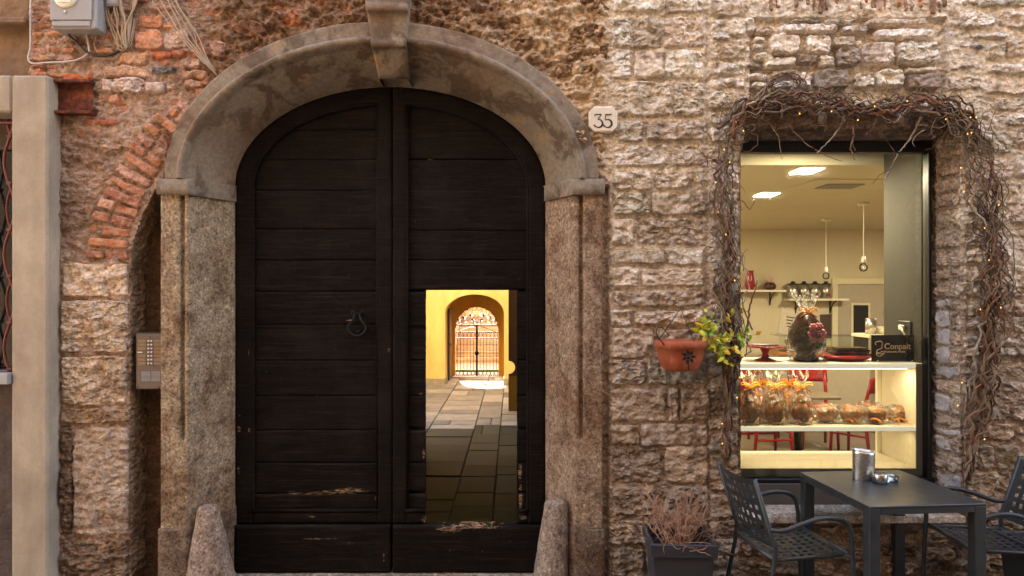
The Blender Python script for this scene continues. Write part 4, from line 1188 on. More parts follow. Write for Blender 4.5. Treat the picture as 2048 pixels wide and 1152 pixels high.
for sg in (-1, 1):
    obj('brace', MB().tube([(gc + sg * (.08 + .36 * t), yg, gz(652) - .02 - .13 * t ** 1.6) for t in np.linspace(0, 1, 12)], .008, 5), M['iron'], gate)
    for k, (cx, cz, R, tw) in enumerate([(.10, .16, .10, 2.6), (.26, .11, .085, 2.4), (.38, .06, .06, 2.2), (.17, .30, .085, 2.4), (.32, .24, .075, 2.4), (.06, .38, .07, 2.2), (.05, .06, .05, 2)]):
        pts = []
        for t in np.linspace(0, 1, 34):
            a = t * tw * 2 * math.pi; r = R * (1 - .78 * t)
            pts.append((gc + sg * (cx + r * math.cos(a)), yg, gz(650) + cz + r * math.sin(a)))
        obj('scroll', MB().tube(pts, .006, 5), M['iron'], gate)
        obj('leaf', MB().add([(gc + sg * (cx + .05), yg, gz(650) + cz + .03), (gc + sg * (cx + .09), yg - .004, gz(650) + cz + .075), (gc + sg * (cx + .04), yg, gz(650) + cz + .09), (gc + sg * (cx + .02), yg + .004, gz(650) + cz + .05)], [(0, 1, 2, 3)]), M['iron'], gate)
obj('rim', MB().tube([(gc + (gb - ga) / 2 * math.cos(t), yg, 1.088 + .485 * math.sin(t)) for t in np.linspace(0, math.pi, 30)], .009, 5), M['iron'], gate)
# garden beyond the gate
lawn = obj('lawn', MB().grid(np.stack([*np.meshgrid(np.linspace(-6, 4, 40), np.linspace(12.75, 13.1, 12)), np.zeros((12, 40))], -1) + np.stack([np.zeros((12, 40)), np.zeros((12, 40)), .03 + .02 * np.random.default_rng(2).random((12, 40))], -1)), M['grass'], fix=False)
lawn['kind'] = 'structure'
struct(obj('garden_path', MB().box(-6, 4, 12.2, 12.75, -.05, .012).box(-6, 4, 13.1, 15, -.05, .012), M['garden_stone']))
stair = thing('garden_stairs', 'pale stone garden steps rising behind the iron gate', 'stairs', (-.85, 15, 0))
for i in range(8):
    obj('step', MB().box(-1.55, -.25, 15 + i * .33, 17.9, i * .15 + .001, (i + 1) * .15, .01), M['garden_stone'], stair)
obj('side_wall', MB().box(-2.0, -1.56, 14.8, 17.9, 0, 1.5, .02), M['peach'], stair)
obj('pillar', MB().box(-.24, -.1, 14.7, 14.9, 0, 2.2, .01), M['panel'], stair)
tag(obj('garden_wall', MB().box(-7, 5, 18, 18.3, -.05, 4.6), M['peach']), 'peach plastered garden wall far behind the iron gate', 'wall')
# ================================================================ shop window and interior
YW = .24
shopw = thing('shop_window', 'black framed shop window pane with granite sill and dark grey panel below', 'window', (2.1, YW, .5))
fx0, fx1 = WX0 - .05, 2.745
zf1, zf0 = Z(288, YW), Z(955, YW)
obj('frame', MB().box(fx0, fx1, YW - .03, YW + .04, Z(306, YW), zf1 + .012, .003), M['frame'], shopw)
obj('frame', MB().box(X(1852, YW), fx1, YW - .03, YW + .04, zf0, Z(306.5, YW), .003), M['frame'], shopw)
obj('frame', MB().box(fx0, X(1482, YW) - .02, YW - .03, YW + .04, zf0, Z(306.5, YW), .003), M['frame'], shopw)
obj('frame', MB().box(fx0, fx1 + .02, YW - .035, YW + .04, zf0 - .03, zf0 - .001, .003), M['frame'], shopw)
obj('glass', MB().box(fx0 + .01, X(1853, YW), YW, YW + .008, zf0 - .001, Z(305, YW), .0005), M['glass'], shopw)
obj('lower_panel', MB().box(fx0, 2.80, .2, .235, .40, zf0 - .031, .003), M['panel'], shopw)
o = obj('sill', MB().box(WX0 - .03, X(1930, -.05), -.06, .198, .435, .479, .005), M['granite'], shopw, col=lin(206, 192, 176))

# room shell
RX0, RX1, RY1, RZ = 1.0, 7.6, 6.07, 2.8
struct(obj('shop_floor', MB().box(RX0, RX1, .5, RY1, -.05, .003), M['shop_floor']))
struct(obj('shop_ceiling', MB().box(RX0 - .1, RX1, .80, RY1 + .2, RZ, RZ + .2), M['shop_ceiling']))
struct(obj('bay_ceiling', MB().box(RX0 - .1, RX1, .285, .7995, 2.915, 3.0), M['partition']))
struct(obj('shop_wall', MB().box(RX0 - .1, RX1, RY1, RY1 + .15, 0, RZ - .001), M['shop_wall']))
struct(obj('shop_wall', MB().box(RX0 - .12, RX0, .5, RY1 - .001, 0, RZ - .001), M['shop_wall']))
struct(obj('shop_wall', MB().box(RX1, RX1 + .12, .5, RY1 - .001, 0, RZ - .001), M['shop_wall']))
XS = 2.72
struct(obj('partition', MB().box(XS + .002, XS + .15, YW + .05, .78, 0, 2.914), M['partition']))
struct(obj('partition', MB().box(XS + .151, RX1, .505, .66, 0, 2.914), M['shop_wall']))
struct(obj('partition', MB().box(RX0, WX0 - .06, .505, .6, 0, 2.914), M['shop_wall']))
# ceiling lamps
for i, (pxx, pyy) in enumerate([(1613, 341), (1533, 389)]):
    dist = F * (RZ - ZC) / (HY - pyy); yl = dist - D; xl_ = (pxx - 1024) * dist / F
    t = tag(obj('ceiling_lamp', MB().box(xl_ - .085, xl_ + .085, yl - .12, yl + .12, RZ - .008, RZ - .0015, .001), M['lamp_panel']),
            ['square lit panel in the shop ceiling nearest the glass', 'smaller lit panel farther inside on the shop ceiling'][i], 'ceiling lamp')
    al = bpy.data.lights.new('ceiling_lamp_light', 'AREA'); al.energy = 2.9; al.size = .3; al.color = (1, .88, .67)
    ao = bpy.data.objects.new('ceiling_lamp_light', al); ao.location = (xl_, yl, RZ - .03); COL.objects.link(ao); ao.parent = None
for (xx, yy, e) in ((4.75, 3.4, 7.8), (1.4, 4.9, 3.8), (2.05, .32, 2.3)):     # unseen panels added to brighten the room and the window display
    t = tag(obj('ceiling_lamp', MB().box(xx - .085, xx + .085, yy - (.12 if yy > 1 else .012), yy + (.12 if yy > 1 else .012), (RZ if yy > 1 else 2.914) - .008, (RZ if yy > 1 else 2.914) - .0015, .001), M['lamp_panel']), 'added unseen lit ceiling panel ' + ('at the far side of the shop' if xx > 3 else 'at the far end of the shop' if yy > 3 else 'above the display just behind the window head'), 'ceiling lamp')
    al = bpy.data.lights.new('ceiling_lamp_light', 'AREA'); al.energy = e; al.size = .3 if yy > 1 else .05; al.color = (1, .88, .67)
    ao = bpy.data.objects.new('ceiling_lamp_light', al); ao.location = (xx, yy + (0 if yy > 1 else .03), (RZ if yy > 1 else 2.914) - .03); COL.objects.link(ao)
av = thing('air_vent', 'grey square air conditioning vent set in the shop ceiling', 'vent', (2.35, 1.85, RZ - .02))
dist = F * (RZ - ZC) / (HY - 368); yv, xv = dist - D, (1668 - 1024) * dist / F
obj('plate', MB().box(xv - .28, xv + .28, yv - .28, yv + .28, RZ - .012, RZ - .001, .002), M['shop_ceiling'], av)
obj('grille', MB().box(xv - .10, xv + .22, yv - .1, yv + .16, RZ - .02, RZ - .0125, .002), M['vent'], av)
# pendants
for i, (px, ptop, pbul) in enumerate([(1727, 405, 530), (1652, 437, 548)]):
    dist = F * (RZ - ZC) / (HY - ptop); yy = dist - D; xx = (px - 1024) * dist / F
    zb = ZC - (pbul - HY) * dist / F
    t = thing('pendant_lamp', ['bare bulb pendant on a white cord nearer the partition', 'bare bulb pendant on a white cord above the tins'][i], 'pendant lamp', (xx, yy, RZ))
    obj('ceiling_rose', MB().lathe([(.06, -.03), (.055, -.005), (.02, -.001)], (xx, yy, RZ), 14), M['white'], t, True)
    obj('cord', MB().tube([(xx, yy, RZ - .03), (xx, yy, zb + .09)], .004, 5), M['white'], t)
    obj('socket', MB().lathe([(.02, .02), (.024, .05), (.016, .09)], (xx, yy, zb), 10), M['white'], t, True)
    obj('bulb', MB().lathe([(1e-5, -.07), (.03, -.06), (.044, -.03), (.038, 0), (.018, .02)], (xx, yy, zb), 12), M['clear'], t, True)

# display unit
du = thing('display_shelf', 'white lacquered display unit with two shelves behind the shop glass', 'shelf unit', (2.1, .5, 0))
YB0, YB1 = .275, .74
zA, zB, zC_ = Z(727, YB0), Z(853, YB0), Z(935, YB0)
xl2 = WX0 - .02
for zt, th_ in ((zA, .034), (zB, .032)):
    obj('shelf', MB().box(xl2, XS - .045, YB0, YB1, zt - th_, zt, .002), M['white'], du)
for zt in (zA, zB): obj('added_edge_glow', MB().box(xl2, XS - .046, YB0 - .0035, YB0 - .0005, zt - .03, zt - .002, .0005), emit('added_shelf_edge_glow', (1, .93, .78), .045), du)  # faint glow added to brighten the shelf fronts
obj('base', MB().box(xl2, XS - .045, YB0 - .02, YB1 + .05, zC_ - .06, zC_, .002), M['white'], du)
obj('side_panel', MB().box(XS - .044, XS, YB0 - .001, YB1, zC_ - .1, zA + .0005, .002), M['white'], du)
obj('back_post', MB().box(XS - .075, XS - .046, YB1 - .02, YB1 + .01, zC_ + .001, zB - .033, .002).box(XS - .075, XS - .046, YB1 - .02, YB1 + .01, zB + .001, zA - .035, .002), M['white'], du)
obj('led_strip', MB().box(xl2 + .1, XS - .08, YB0 + .04, YB0 + .055, zA - .04, zA - .0345, .001), emit('warm_led_strip', (1, .82, .5), 1.2), du)
obj('led_cable', MB().tube([(XS - .05, .55, zA - .04), (XS - .052, .56, zA - .2), (XS - .048, .5, zB + .15), (XS - .05, .52, zB + .002)], .003, 5), M['white'], du)
for (zt) in (zA, zB):  # area lights added under both shelves to brighten the display
    al = bpy.data.lights.new('added_shelf_light', 'AREA'); al.energy = .42 if zt == zA else .13; al.shape = 'RECTANGLE'; al.size = 1.1; al.size_y = .04; al.color = (1, .83, .55)
    ao = bpy.data.objects.new('added_shelf_light', al); ao.location = (2.08, YB0 + .06, zt - .045); COL.objects.link(ao)

# --- things on the upper shelf
def cake_stand():
    xx, yy = X(1530, .5), .5
    t = thing('cake_stand', 'red footed cake stand with dark chocolates by the vine', 'cake stand', (xx, yy, zA))
    obj('foot', MB().lathe([(.075, .001), (.07, .006), (.03, .02), (.02, .05), (.035, .085)], (xx, yy, zA), 24), M['redc'], t, True)
    obj('plate', MB().lathe([(.03, .083), (.12, .09), (.135, .1), (.13, .102), (.02, .094)], (xx, yy, zA), 32), M['redc'], t, True)
    for i in range(6):
        a = i * 1.05; b = tag(obj('chocolate_bar', MB().box(xx + .06 * math.cos(a) - .03, xx + .06 * math.cos(a) + .03, yy + .05 * math.sin(a) - .02, yy + .05 * math.sin(a) + .02, zA + .103 + .001 * i, zA + .112 + .001 * i, .003), M['choc']), 'flat dark chocolate piece lying on the red cake stand', 'chocolate', 'chocolates on the cake stand')
cake_stand()
def wrapped_bag(t, xx, yy, z0, rb, hb, neck, seed, flare=.05):
    """crinkled cellophane bag, tied at the neck and flaring above"""
    rs = np.random.default_rng(seed); G = []; n = 40
    prof = [(rb * .95, 0), (rb * 1.08, hb * .15), (rb * 1.12, hb * .4), (rb * .95, hb * .65), (rb * .5, hb * .88), (neck, hb), (neck * 1.8, hb * 1.07), (flare * .8, hb * 1.22), (flare * 1.2, hb * 1.38)]
    pr_ = resample(prof, .02); n = 26
    for (r, z) in pr_:
        row = []
        for k in range(n + 1):
            a = 2 * math.pi * k / n
            w = 1 + .16 * float(fbm(math.cos(a) * 2.2 + seed, math.sin(a) * 2.2 + z * 9, 3, 5)) + .05 * float(rs.normal()) * (k < n) + .09 * math.sin(a * 7 + seed) * sstep(.6, 1, z / hb)
            zz = z + (.02 * math.sin(a * 5 + seed) + .02 * float(fbm(math.cos(a) * 3, math.sin(a) * 3 + seed, 2, 1))) * sstep(1.1, 1.38, z / hb)
            sq = 1 - .45 * sstep(1.05, 1.3, z / hb) * abs(math.sin(a))
            row.append((xx + r * w * math.cos(a), yy + r * w * math.sin(a) * sq, z0 + zz))
        G.append(row)
    for r in G: r[-1] = r[0]
    o = obj('wrapper', MB().grid(np.array(G)), M['cello'], t, False, fix=False)
    # ribbon: band, two loops, two tails
    mb = MB()
    mb.tube([(xx + neck * 1.4 * math.cos(a), yy + neck * 1.4 * math.sin(a), z0 + hb) for a in np.linspace(0, 2 * math.pi, 14)], .005, 5)
    obj('ribbon_band', mb, M['orange'], t, True)
    for k, (ang, L) in enumerate([(.5, .07), (2.6, .07), (-.6, .075), (3.8, .075)]):
        pts = [(xx + L * s * math.cos(ang), yy - neck * 1.6 - .01 * math.sin(s * 3), z0 + hb + L * s * math.sin(ang) * .7 + (.018 * math.sin(s * math.pi) if k < 2 else -.006 * s)) for s in np.linspace(0, 1, 9)]
        if k < 2: pts += [(p[0], p[1] - .008, p[2] - .014) for p in pts[::-1]]
        obj('ribbon', MB().tube(pts, .0042, 5), M['orange'], t, True)
def egg_prof(r, h, n=14): return [(max(1e-5, r * math.sin(math.pi * i / n) * (1 + .18 * math.cos(math.pi * i / n))), h * (1 - math.cos(math.pi * i / n)) / 2) for i in range(n + 1)]
def big_egg():
    xx, yy = X(1612, .47), .47
    t = thing('chocolate_egg', 'large dark chocolate egg with pink sugar roses in clear wrapping', 'chocolate egg', (xx, yy, zA))
    obj('stand', MB().lathe([(.08, .001), (.085, .02), (.06, .05), (.055, .06)], (xx, yy, zA), 20), M['choc'], t, True)
    obj('egg', MB().lathe(egg_prof(.112, .31), (xx, yy, zA + .035), 30), M['choc'], t, True)
    for i, (dx, dz) in enumerate([(.0, .245), (.045, .25), (-.01, .205), (.035, .2), (.07, .205), (.03, .165), (.06, .165), (.0, .168)]):
        mb = MB(); c = (xx + dx, yy - .112 + abs(dx) * .25, zA + dz - .01)
        mb.ball(c, .019, 8)
        for k in range(6):
            a = k * 1.05; mb.ball((c[0] + .017 * math.cos(a), c[1] - .005, c[2] + .017 * math.sin(a)), .013, 6)
        obj('rose', mb, M['pink'], t, True)
    for (dx, dz) in ((-.05, .215), (-.045, .245), (.055, .115), (.03, .12), (-.03, .15)):
        a, b, c = xx + dx, yy - .12, zA + dz
        obj('sugar_leaf', MB().add([(a - .018, b, c), (a, b - .006, c - .011), (a + .018, b, c + .003), (a, b - .004, c + .012)], [(0, 1, 2, 3)]), M['leaf'], t)
    wrapped_bag(t, xx, yy, zA + .002, .116, .335, .022, 3, .085)
big_egg()
def red_plate():
    xx, yy = X(1690, .5), .5
    t = tag(obj('red_plate', MB().lathe([(.12, .001), (.17, .02), (.19, .035), (.186, .037), (.12, .012), (1e-5, .01)], (xx, yy, zA), 36, 1, .75), M['redc'], None, True), 'wide red oval plate on the upper display shelf', 'plate')
    for i in range(4):
        tag(obj('chocolate_tablet', MB().box(xx - .10 + .012 * i, xx + .15 - .01 * (i % 2), yy - .07 + .005 * i, yy + .07, zA + .038 + i * .0135, zA + .0505 + i * .0135, .003), M['choc'] if i % 2 else M['black_gloss']), ['lowest', 'second lowest', 'second highest', 'topmost'][i] + ' dark wrapped chocolate tablet stacked on the red plate', 'chocolate', 'tablets stacked on the red plate')
red_plate()
def text_mesh(name, body, size, loc, mat, parent, ext=.001, bold=0.0):
    cu = bpy.data.curves.new(name, 'FONT'); cu.body = body; cu.size = size; cu.extrude = ext; cu.offset = bold; cu.resolution_u = 4
    to = bpy.data.objects.new(name, cu); COL.objects.link(to)
    bpy.context.view_layer.update()
    me = bpy.data.meshes.new_from_object(to.evaluated_get(bpy.context.evaluated_depsgraph_get()))
    bpy.data.objects.remove(to)
    me.materials.clear(); me.materials.append(mat)
    o = bpy.data.objects.new(name, me); COL.objects.link(o); o.parent = parent
    o.location = Vector(loc) - base_of(parent); o.rotation_euler = (math.radians(90), 0, 0)
    return o
def sign():
    yy = .38; x0, x1, z0, z1 = X(1743, yy), X(1831, yy), zA + .001, Z(670, yy)
    t = thing('shop_sign', 'black glossy sign with pale gold lettering on the display shelf', 'sign', ((x0 + x1) / 2, yy, zA))
    obj('board', MB().box(x0, x1, yy, yy + .006, z0, z1, .001), M['black_gloss'], t)
    text_mesh('lettering', 'Conpait', .056, (X(1768, yy), yy - .0015, Z(698, yy)), M['sign_gold'], t, bold=.0005)
    text_mesh('lettering', "Pasticceria d'Italia", .0205, (X(1768, yy), yy - .0015, Z(705, yy)), M['sign_gold'], t)
    def sp(pts): return [(X(a, yy), yy - .002, Z(b, yy)) for a, b in pts]
    cl = lambda pts: [tuple(np.array(pts[0]) * 0 + q) for q in pts]
    obj('logo', MB().tube(sp([(1752, 690), (1750, 686), (1753, 683), (1757, 683), (1760, 682), (1764, 684), (1765, 688), (1763, 692), (1764, 696), (1760, 698), (1756, 699), (1753, 702), (1755, 706), (1760, 705), (1764, 702), (1768, 704)]), .0022, 5), M['sign_gold'], t, True)
    obj('logo', MB().tube(sp([(1753, 705), (1753, 709), (1756, 712), (1761, 712), (1766, 709), (1769, 706), (1765, 706), (1761, 708), (1757, 707), (1753, 705)]), .0022, 5), M['sign_gold'], t, True)
    for px in (1755, 1824):
        obj('stud', MB().ball((X(px, yy), yy - .003, Z(722, yy)), .006, 8), M['steel'], t, True)
sign()
# socket with plug on the partition, steel cup and sugar tin on the counter
ss = thing('wall_socket', 'black wall socket with a white plug on the partition', 'socket', (XS, .55, Z(655, .5)))
zc2 = ZC + (HY - 655) * (D + .48) / F
obj('plate', MB().box(XS - .012, XS, .40, .56, zc2 - .045, zc2 + .045, .003), M['frame'], ss)
obj('plug', MB().box(XS - .045, XS - .013, .46, .50, zc2 - .018, zc2 + .018, .008).tube([(XS - .04, .46, zc2), (XS - .05, .43, zc2 - .02), (XS - .03, .41, zc2 - .07)], .006, 6), M['white'], ss)

# --- wrapped chocolate figures on the middle shelf
def figure(px, yy, label, seed, h=.21):
    xx = X(px, yy)
    t = thing('chocolate_figure', label, 'chocolate figure', (xx, yy, zB), 0, 'wrapped chocolate figures standing on the shelf')
    obj('body', MB().lathe(egg_prof(.062, .15), (xx, yy, zB + .004), 20), M['choc2'], t, True)
    obj('head', MB().ball((xx, yy - .005, zB + .165), .036, 14, 1.05), M['choc2'], t, True)
    for sg in (-1, 1):
        obj('ear', MB().lathe(egg_prof(.013, .07, 8), (xx + sg * .018, yy, zB + .185), 8), M['choc2'], t, True)
        obj('cheek', MB().ball((xx + sg * .014, yy - .036, zB + .158), .008, 6), M['pink'] if seed % 2 else M['gold'], t, True)
        obj('paw', MB().ball((xx + sg * .04, yy - .05, zB + .02), .018, 8), M['gold'] if sg > 0 else M['choc2'], t, True)
    obj('collar', MB().tube([(xx + .03 * math.cos(a), yy + .03 * math.sin(a), zB + .138) for a in np.linspace(0, 6.28, 16)], .006, 5), M['orange'], t, True)
    for k in range(5):
        obj('dot', MB().ball((xx - .03 + .015 * k, yy - .058 + .004 * abs(k - 2), zB + .06 + .012 * (k % 2)), .006, 6), M['gold'], t)
    obj('straw', MB().tube([(xx - .06, yy - .055, zB + .008), (xx + .02, yy - .07, zB + .014), (xx + .05, yy - .06, zB + .05)], .006, 6), M['gold'], t, True)
    wrapped_bag(t, xx, yy, zB + .002, .072, .25, .016, seed, .045)
figure(1497, .38, 'wrapped chocolate figure with pink trim half hidden by the vine', 1)
figure(1514, .56, 'wrapped chocolate figure at the back between the two front ones by the vine', 4)
figure(1548, .38, 'wrapped chocolate figure with orange bow second in the front row', 2)
figure(1602, .38, 'wrapped chocolate figure with orange bow beside the lying eggs', 6)
figure(1574, .58, 'wrapped chocolate figure at the back behind the orange bows', 8)
def lying(px, yy, label, seed, s=1.0, rot=0.0):
    xx = X(px, yy)
    t = thing('wrapped_egg', label, 'chocolate egg', (xx, yy, zB), 0, 'wrapped eggs lying on the shelf')
    mb = MB().lathe(egg_prof(.058 * s, .15 * s), (0, 0, 0), 20)
    ca, sa = math.cos(rot), math.sin(rot)
    mb.v = [(xx + ca * (q[2] - .075 * s) - sa * q[1], yy + sa * (q[2] - .075 * s) + ca * q[1], zB + .064 * s + q[0]) for q in mb.v]
    obj('egg', mb, M['choc2'], t, True)
    G = []; n = 20
    for i in range(15):
        u = i / 14; r = .066 * s * math.sin(math.pi * min(1, .15 + u * .8)) ** .7 * (1 - .5 * sstep(.75, .9, u) + .6 * sstep(.9, 1, u))
        row = []
        for k in range(n + 1):
            a = 2 * math.pi * k / n; w = 1 + .2 * float(fbm(math.cos(a) * 2.5 + seed, math.sin(a) * 2.5 + u * 6, 3, 4)) + float(RNG.normal(0, .07))
            p = (-.11 * s + .26 * s * u, r * w * math.cos(a), max(.003, .066 * s + r * w * math.sin(a)))
            row.append((xx + ca * p[0] - sa * p[1], yy + sa * p[0] + ca * p[1], zB + p[2]))
        G.append(row)
    for r in G: r[-1] = r[0]
    obj('wrapper', MB().grid(np.array(G)), M['cello'], t, False, fix=False)
    for k in range(3):
        a0 = rot + RNG.uniform(-.6, .6); L = .09
        pts = [(xx + ca * .1 * s + L * q * math.cos(a0 - .8 + k * .6), yy - .03 + L * q * math.sin(a0 - .8 + k * .6) * .5 - .02, zB + .03 + .018 * math.sin(q * 3.1) - .015 * q) for q in np.linspace(0, 1, 9)]
        obj('ribbon', MB().tube(pts, .006, 5), M['orange'], t, True)
    for k in range(3):
        obj('dot', MB().ball((xx - .03 + .03 * k, yy - .05 * s, zB + .085 * s), .009, 6), M['gold'], t)
lying(1655, .42, 'wrapped chocolate egg lying right beside the standing figures', 11, 1.0, .1)
lying(1703, .40, 'wrapped chocolate egg lying second along the row', 12, 1.0, -.25)
lying(1735, .58, 'wrapped chocolate egg lying at the back of the row', 14, .95, .2)
lying(1752, .40, 'wrapped chocolate egg with orange ribbon lying third along the row', 13, .95, -.1)
lying(1800, .46, 'wrapped chocolate egg lying last, next to the white side panel', 15, .9, 2.9)

# --- inside the room
def at_back(px, py, y=RY1): return (X(px, y), y, Z(py, y))
def wall_shelf(px0, px1, py, lab, nm='wall_shelf'):
    x0, x1, z = X(px0, RY1), X(px1, RY1), Z(py, RY1)
    t = thing(nm, lab, 'shelf', ((x0 + x1) / 2, RY1, z))
    obj('board', MB().box(x0, x1, RY1 - .26, RY1 - .002, z - .03, z, .003), M['white'], t)
    for q in (.2, .8):
        xx = x0 + (x1 - x0) * q
        obj('bracket', MB().tube([(xx, RY1 - .02, z - .2), (xx, RY1 - .05, z - .14), (xx, RY1 - .14, z - .06), (xx, RY1 - .22, z - .035)], .009, 6).tube([(xx, RY1 - .015, z - .22), (xx, RY1 - .015, z - .032)], .009, 6), M['iron'], t)
    return z, x0, x1
z1_, a_, b_ = wall_shelf(1567, 1682, 597, 'white wall shelf carrying the steel tins')
for i in range(4):
    xx = X(1586 + i * 22, RY1 - .13)
    t = thing('storage_tin', ['steel storage tin with dark lid, first from the vine side', 'steel storage tin with dark lid, second from the vine side', 'steel storage tin with dark lid, third from the vine side', 'steel storage tin with dark lid nearest the door frame'][i], 'tin', (xx, RY1 - .13, z1_), 0, 'steel tins on the wall shelf')
    obj('can', MB().lathe([(.072, .001), (.072, .2)], (xx, RY1 - .13, z1_), 20), M['steel'], t, True)
    obj('lid', MB().lathe([(.074, .2), (.07, .215), (.04, .22), (.03, .225), (.03, .245), (.01, .25)], (xx, RY1 - .13, z1_), 20), M['frame'], t, True)
    obj('label', MB().box(xx - .03, xx + .03, RY1 - .206, RY1 - .203, z1_ + .03, z1_ + .07, .0005), M['tin_label'], t)
z2_, a_, b_ = wall_shelf(1455, 1560, 580, 'white wall shelf beside the vine carrying a brown pot')
xx = X(1540, RY1 - .13)
t = thing('candy_jar', 'brown sweet jar wrapped with a ribbon on the small wall shelf', 'jar', (xx, RY1 - .13, z2_))
obj('jar', MB().lathe([(.06, .001), (.085, .03), (.085, .07), (.06, .1), (.05, .11)], (xx, RY1 - .13, z2_), 18), M['choc'], t, True)
obj('bow', MB().tube([(xx - .05, RY1 - .13, z2_ + .17), (xx, RY1 - .14, z2_ + .115), (xx + .06, RY1 - .13, z2_ + .18), (xx + .02, RY1 - .13, z2_ + .12), (xx - .01, RY1 - .13, z2_ + .2)], .008, 5), M['pink'], t, True)
tag(obj('red_pitcher', MB().lathe([(.05, .001), (.075, .06), (.06, .17), (.045, .24), (.055, .28)], (X(1500, RY1 - .13), RY1 - .13, z2_), 18), M['redc'], None, True), 'tall red pitcher on the small wall shelf behind the vine', 'pitcher')
# two pictures hung on their corners
for (px, py, r, lab, rot, m) in ((1584, 645, 29, 'pale printed board hung askew under the tin shelf', .62, 'paper'), (1664, 652, 27, 'dark board with a round golden motif hung on its corner', .82, 'bronze_dark')):
    c = at_back(px, py); rr = r * (D + RY1) / F
    t = thing('wall_board', lab, 'picture', c)
    mb = MB(); q = [(c[0] + rr * math.cos(rot + k * math.pi / 2) * 1.25, c[2] + rr * math.sin(rot + k * math.pi / 2) * 1.25) for k in range(4)]
    obj('board', mb.prism(q, RY1 - .02, RY1 - .003), M[m], t)
    if m != 'paper':
        obj('motif', MB().lathe([(rr * .62, 0), (rr * .62, .004)], (0, 0, 0), 20), M['gold'], t)
        bpy.data.objects[t.children[-1].name].rotation_euler = (math.radians(90), 0, 0); t.children[-1].location = (0, -.021, -.02)
    else:
        for k in range(4):
            w = rr * (.5 - .05 * k); zc3 = .07 - .045 * k
            a = rot - math.pi / 4
            pts = [(c[0] + math.cos(a) * s_ - math.sin(a) * zc3, RY1 - .021, c[2] + math.sin(a) * s_ + math.cos(a) * zc3) for s_ in (-w, w)]
            obj('printed_line', MB().tube(pts, .008, 4), M['bronze_dark'], t)
# door at the back
dt = thing('back_door', 'grey shop back door with narrow glass and cream frame', 'door', (X(1716, RY1), RY1, 0))
x0, x1, zt = X(1662, RY1), X(1776, RY1), Z(556, RY1)
obj('frame', MB().box(x0, x0 + .08, RY1 - .05, RY1 - .002, .004, zt, .004), M['white_paint'], dt); obj('frame', MB().box(x1 - .08, x1, RY1 - .05, RY1 - .002, .004, zt, .004), M['white_paint'], dt)
obj('frame', MB().box(x0 + .081, x1 - .081, RY1 - .05, RY1 - .002, zt - .09, zt, .004), M['white_paint'], dt)
obj('panel', MB().box(x0 + .082, x1 - .082, RY1 - .03, RY1 - .004, .004, zt - .092, .003), M['grey_door'], dt)
g0, g1, gz0, gz1 = X(1700, RY1), X(1738, RY1), .7, Z(606, RY1)
fr = obj('window', MB().box(g0, g1, RY1 - .042, RY1 - .031, gz0, gz1, .003), M['white_paint'], dt)
obj('pane', MB().box(g0 + .03, g1 - .03, RY1 - .046, RY1 - .0425, gz0 + .03, gz1 - .03, .001), M['dark_glass'], fr)
# counter with pastry case
YC = 5.2
ct = thing('pastry_counter', 'low pastry counter with warm wooden top and glass guard', 'counter', (2.1, YC, 0))
zc_ = Z(704, YC)
cx0, cx1 = X(1560, YC), X(1742, YC)
obj('body', MB().box(cx0, cx1, YC + .02, YC + .55, .004, zc_ - .05, .004), M['grey_door'], ct)
obj('top', MB().box(cx0 - .02, cx1 + .02, YC, YC + .57, zc_ - .049, zc_, .004), M['wood_warm'], ct)
obj('guard', MB().box(cx0, cx1, YC + .02, YC + .03, zc_ + .001, zc_ + .21, .001), M['clear'], ct)
obj('guard_top', MB().box(cx0, cx1, YC + .02, YC + .4, zc_ + .211, zc_ + .219, .001), M['clear'], ct)
for i in range(9):
    xx = cx0 + .12 + i * (cx1 - cx0 - .2) / 8
    tag(obj('pastry', MB().lathe(egg_prof(.05 + .01 * (i % 3), .06, 8), (xx, YC + .2 + .03 * (i % 2), zc_ + .001), 10, 1.3, .9), M['wood_warm'], None, True), 'golden baked pastry in a row behind the counter glass', 'pastry', 'pastries behind the counter glass')
tag(obj('steel_cup', MB().lathe([(.05, .001), (.05, .15), (.046, .15), (.046, .02)], (X(1742, 2.4), 2.4, Z(668, 2.4)), 18), M['steel'], None, True), 'steel cup beside the black sign inside the shop', 'cup')
tag(obj('white_cup', MB().lathe([(.03, .001), (.045, .05), (.047, .07), (.043, .07)], (X(1762, 2.4), 2.4, Z(668, 2.4)), 18), M['white'], None, True), 'small white cup beside the steel cup inside the shop', 'cup')
sb = thing('side_board', 'narrow cream sideboard inside the shop under the cups', 'sideboard', (X(1752, 2.4), 2.4, 0))
obj('top', MB().box(X(1722, 2.4), X(1800, 2.4), 2.25, 2.6, Z(668, 2.4) - .03, Z(668, 2.4), .003), M['white_paint'], sb)
for xx in (X(1772, 2.4), X(1796, 2.4)): obj('leg', MB().box(xx - .015, xx + .015, 2.5, 2.53, .004, Z(668, 2.4) - .031, .003), M['white_paint'], sb)

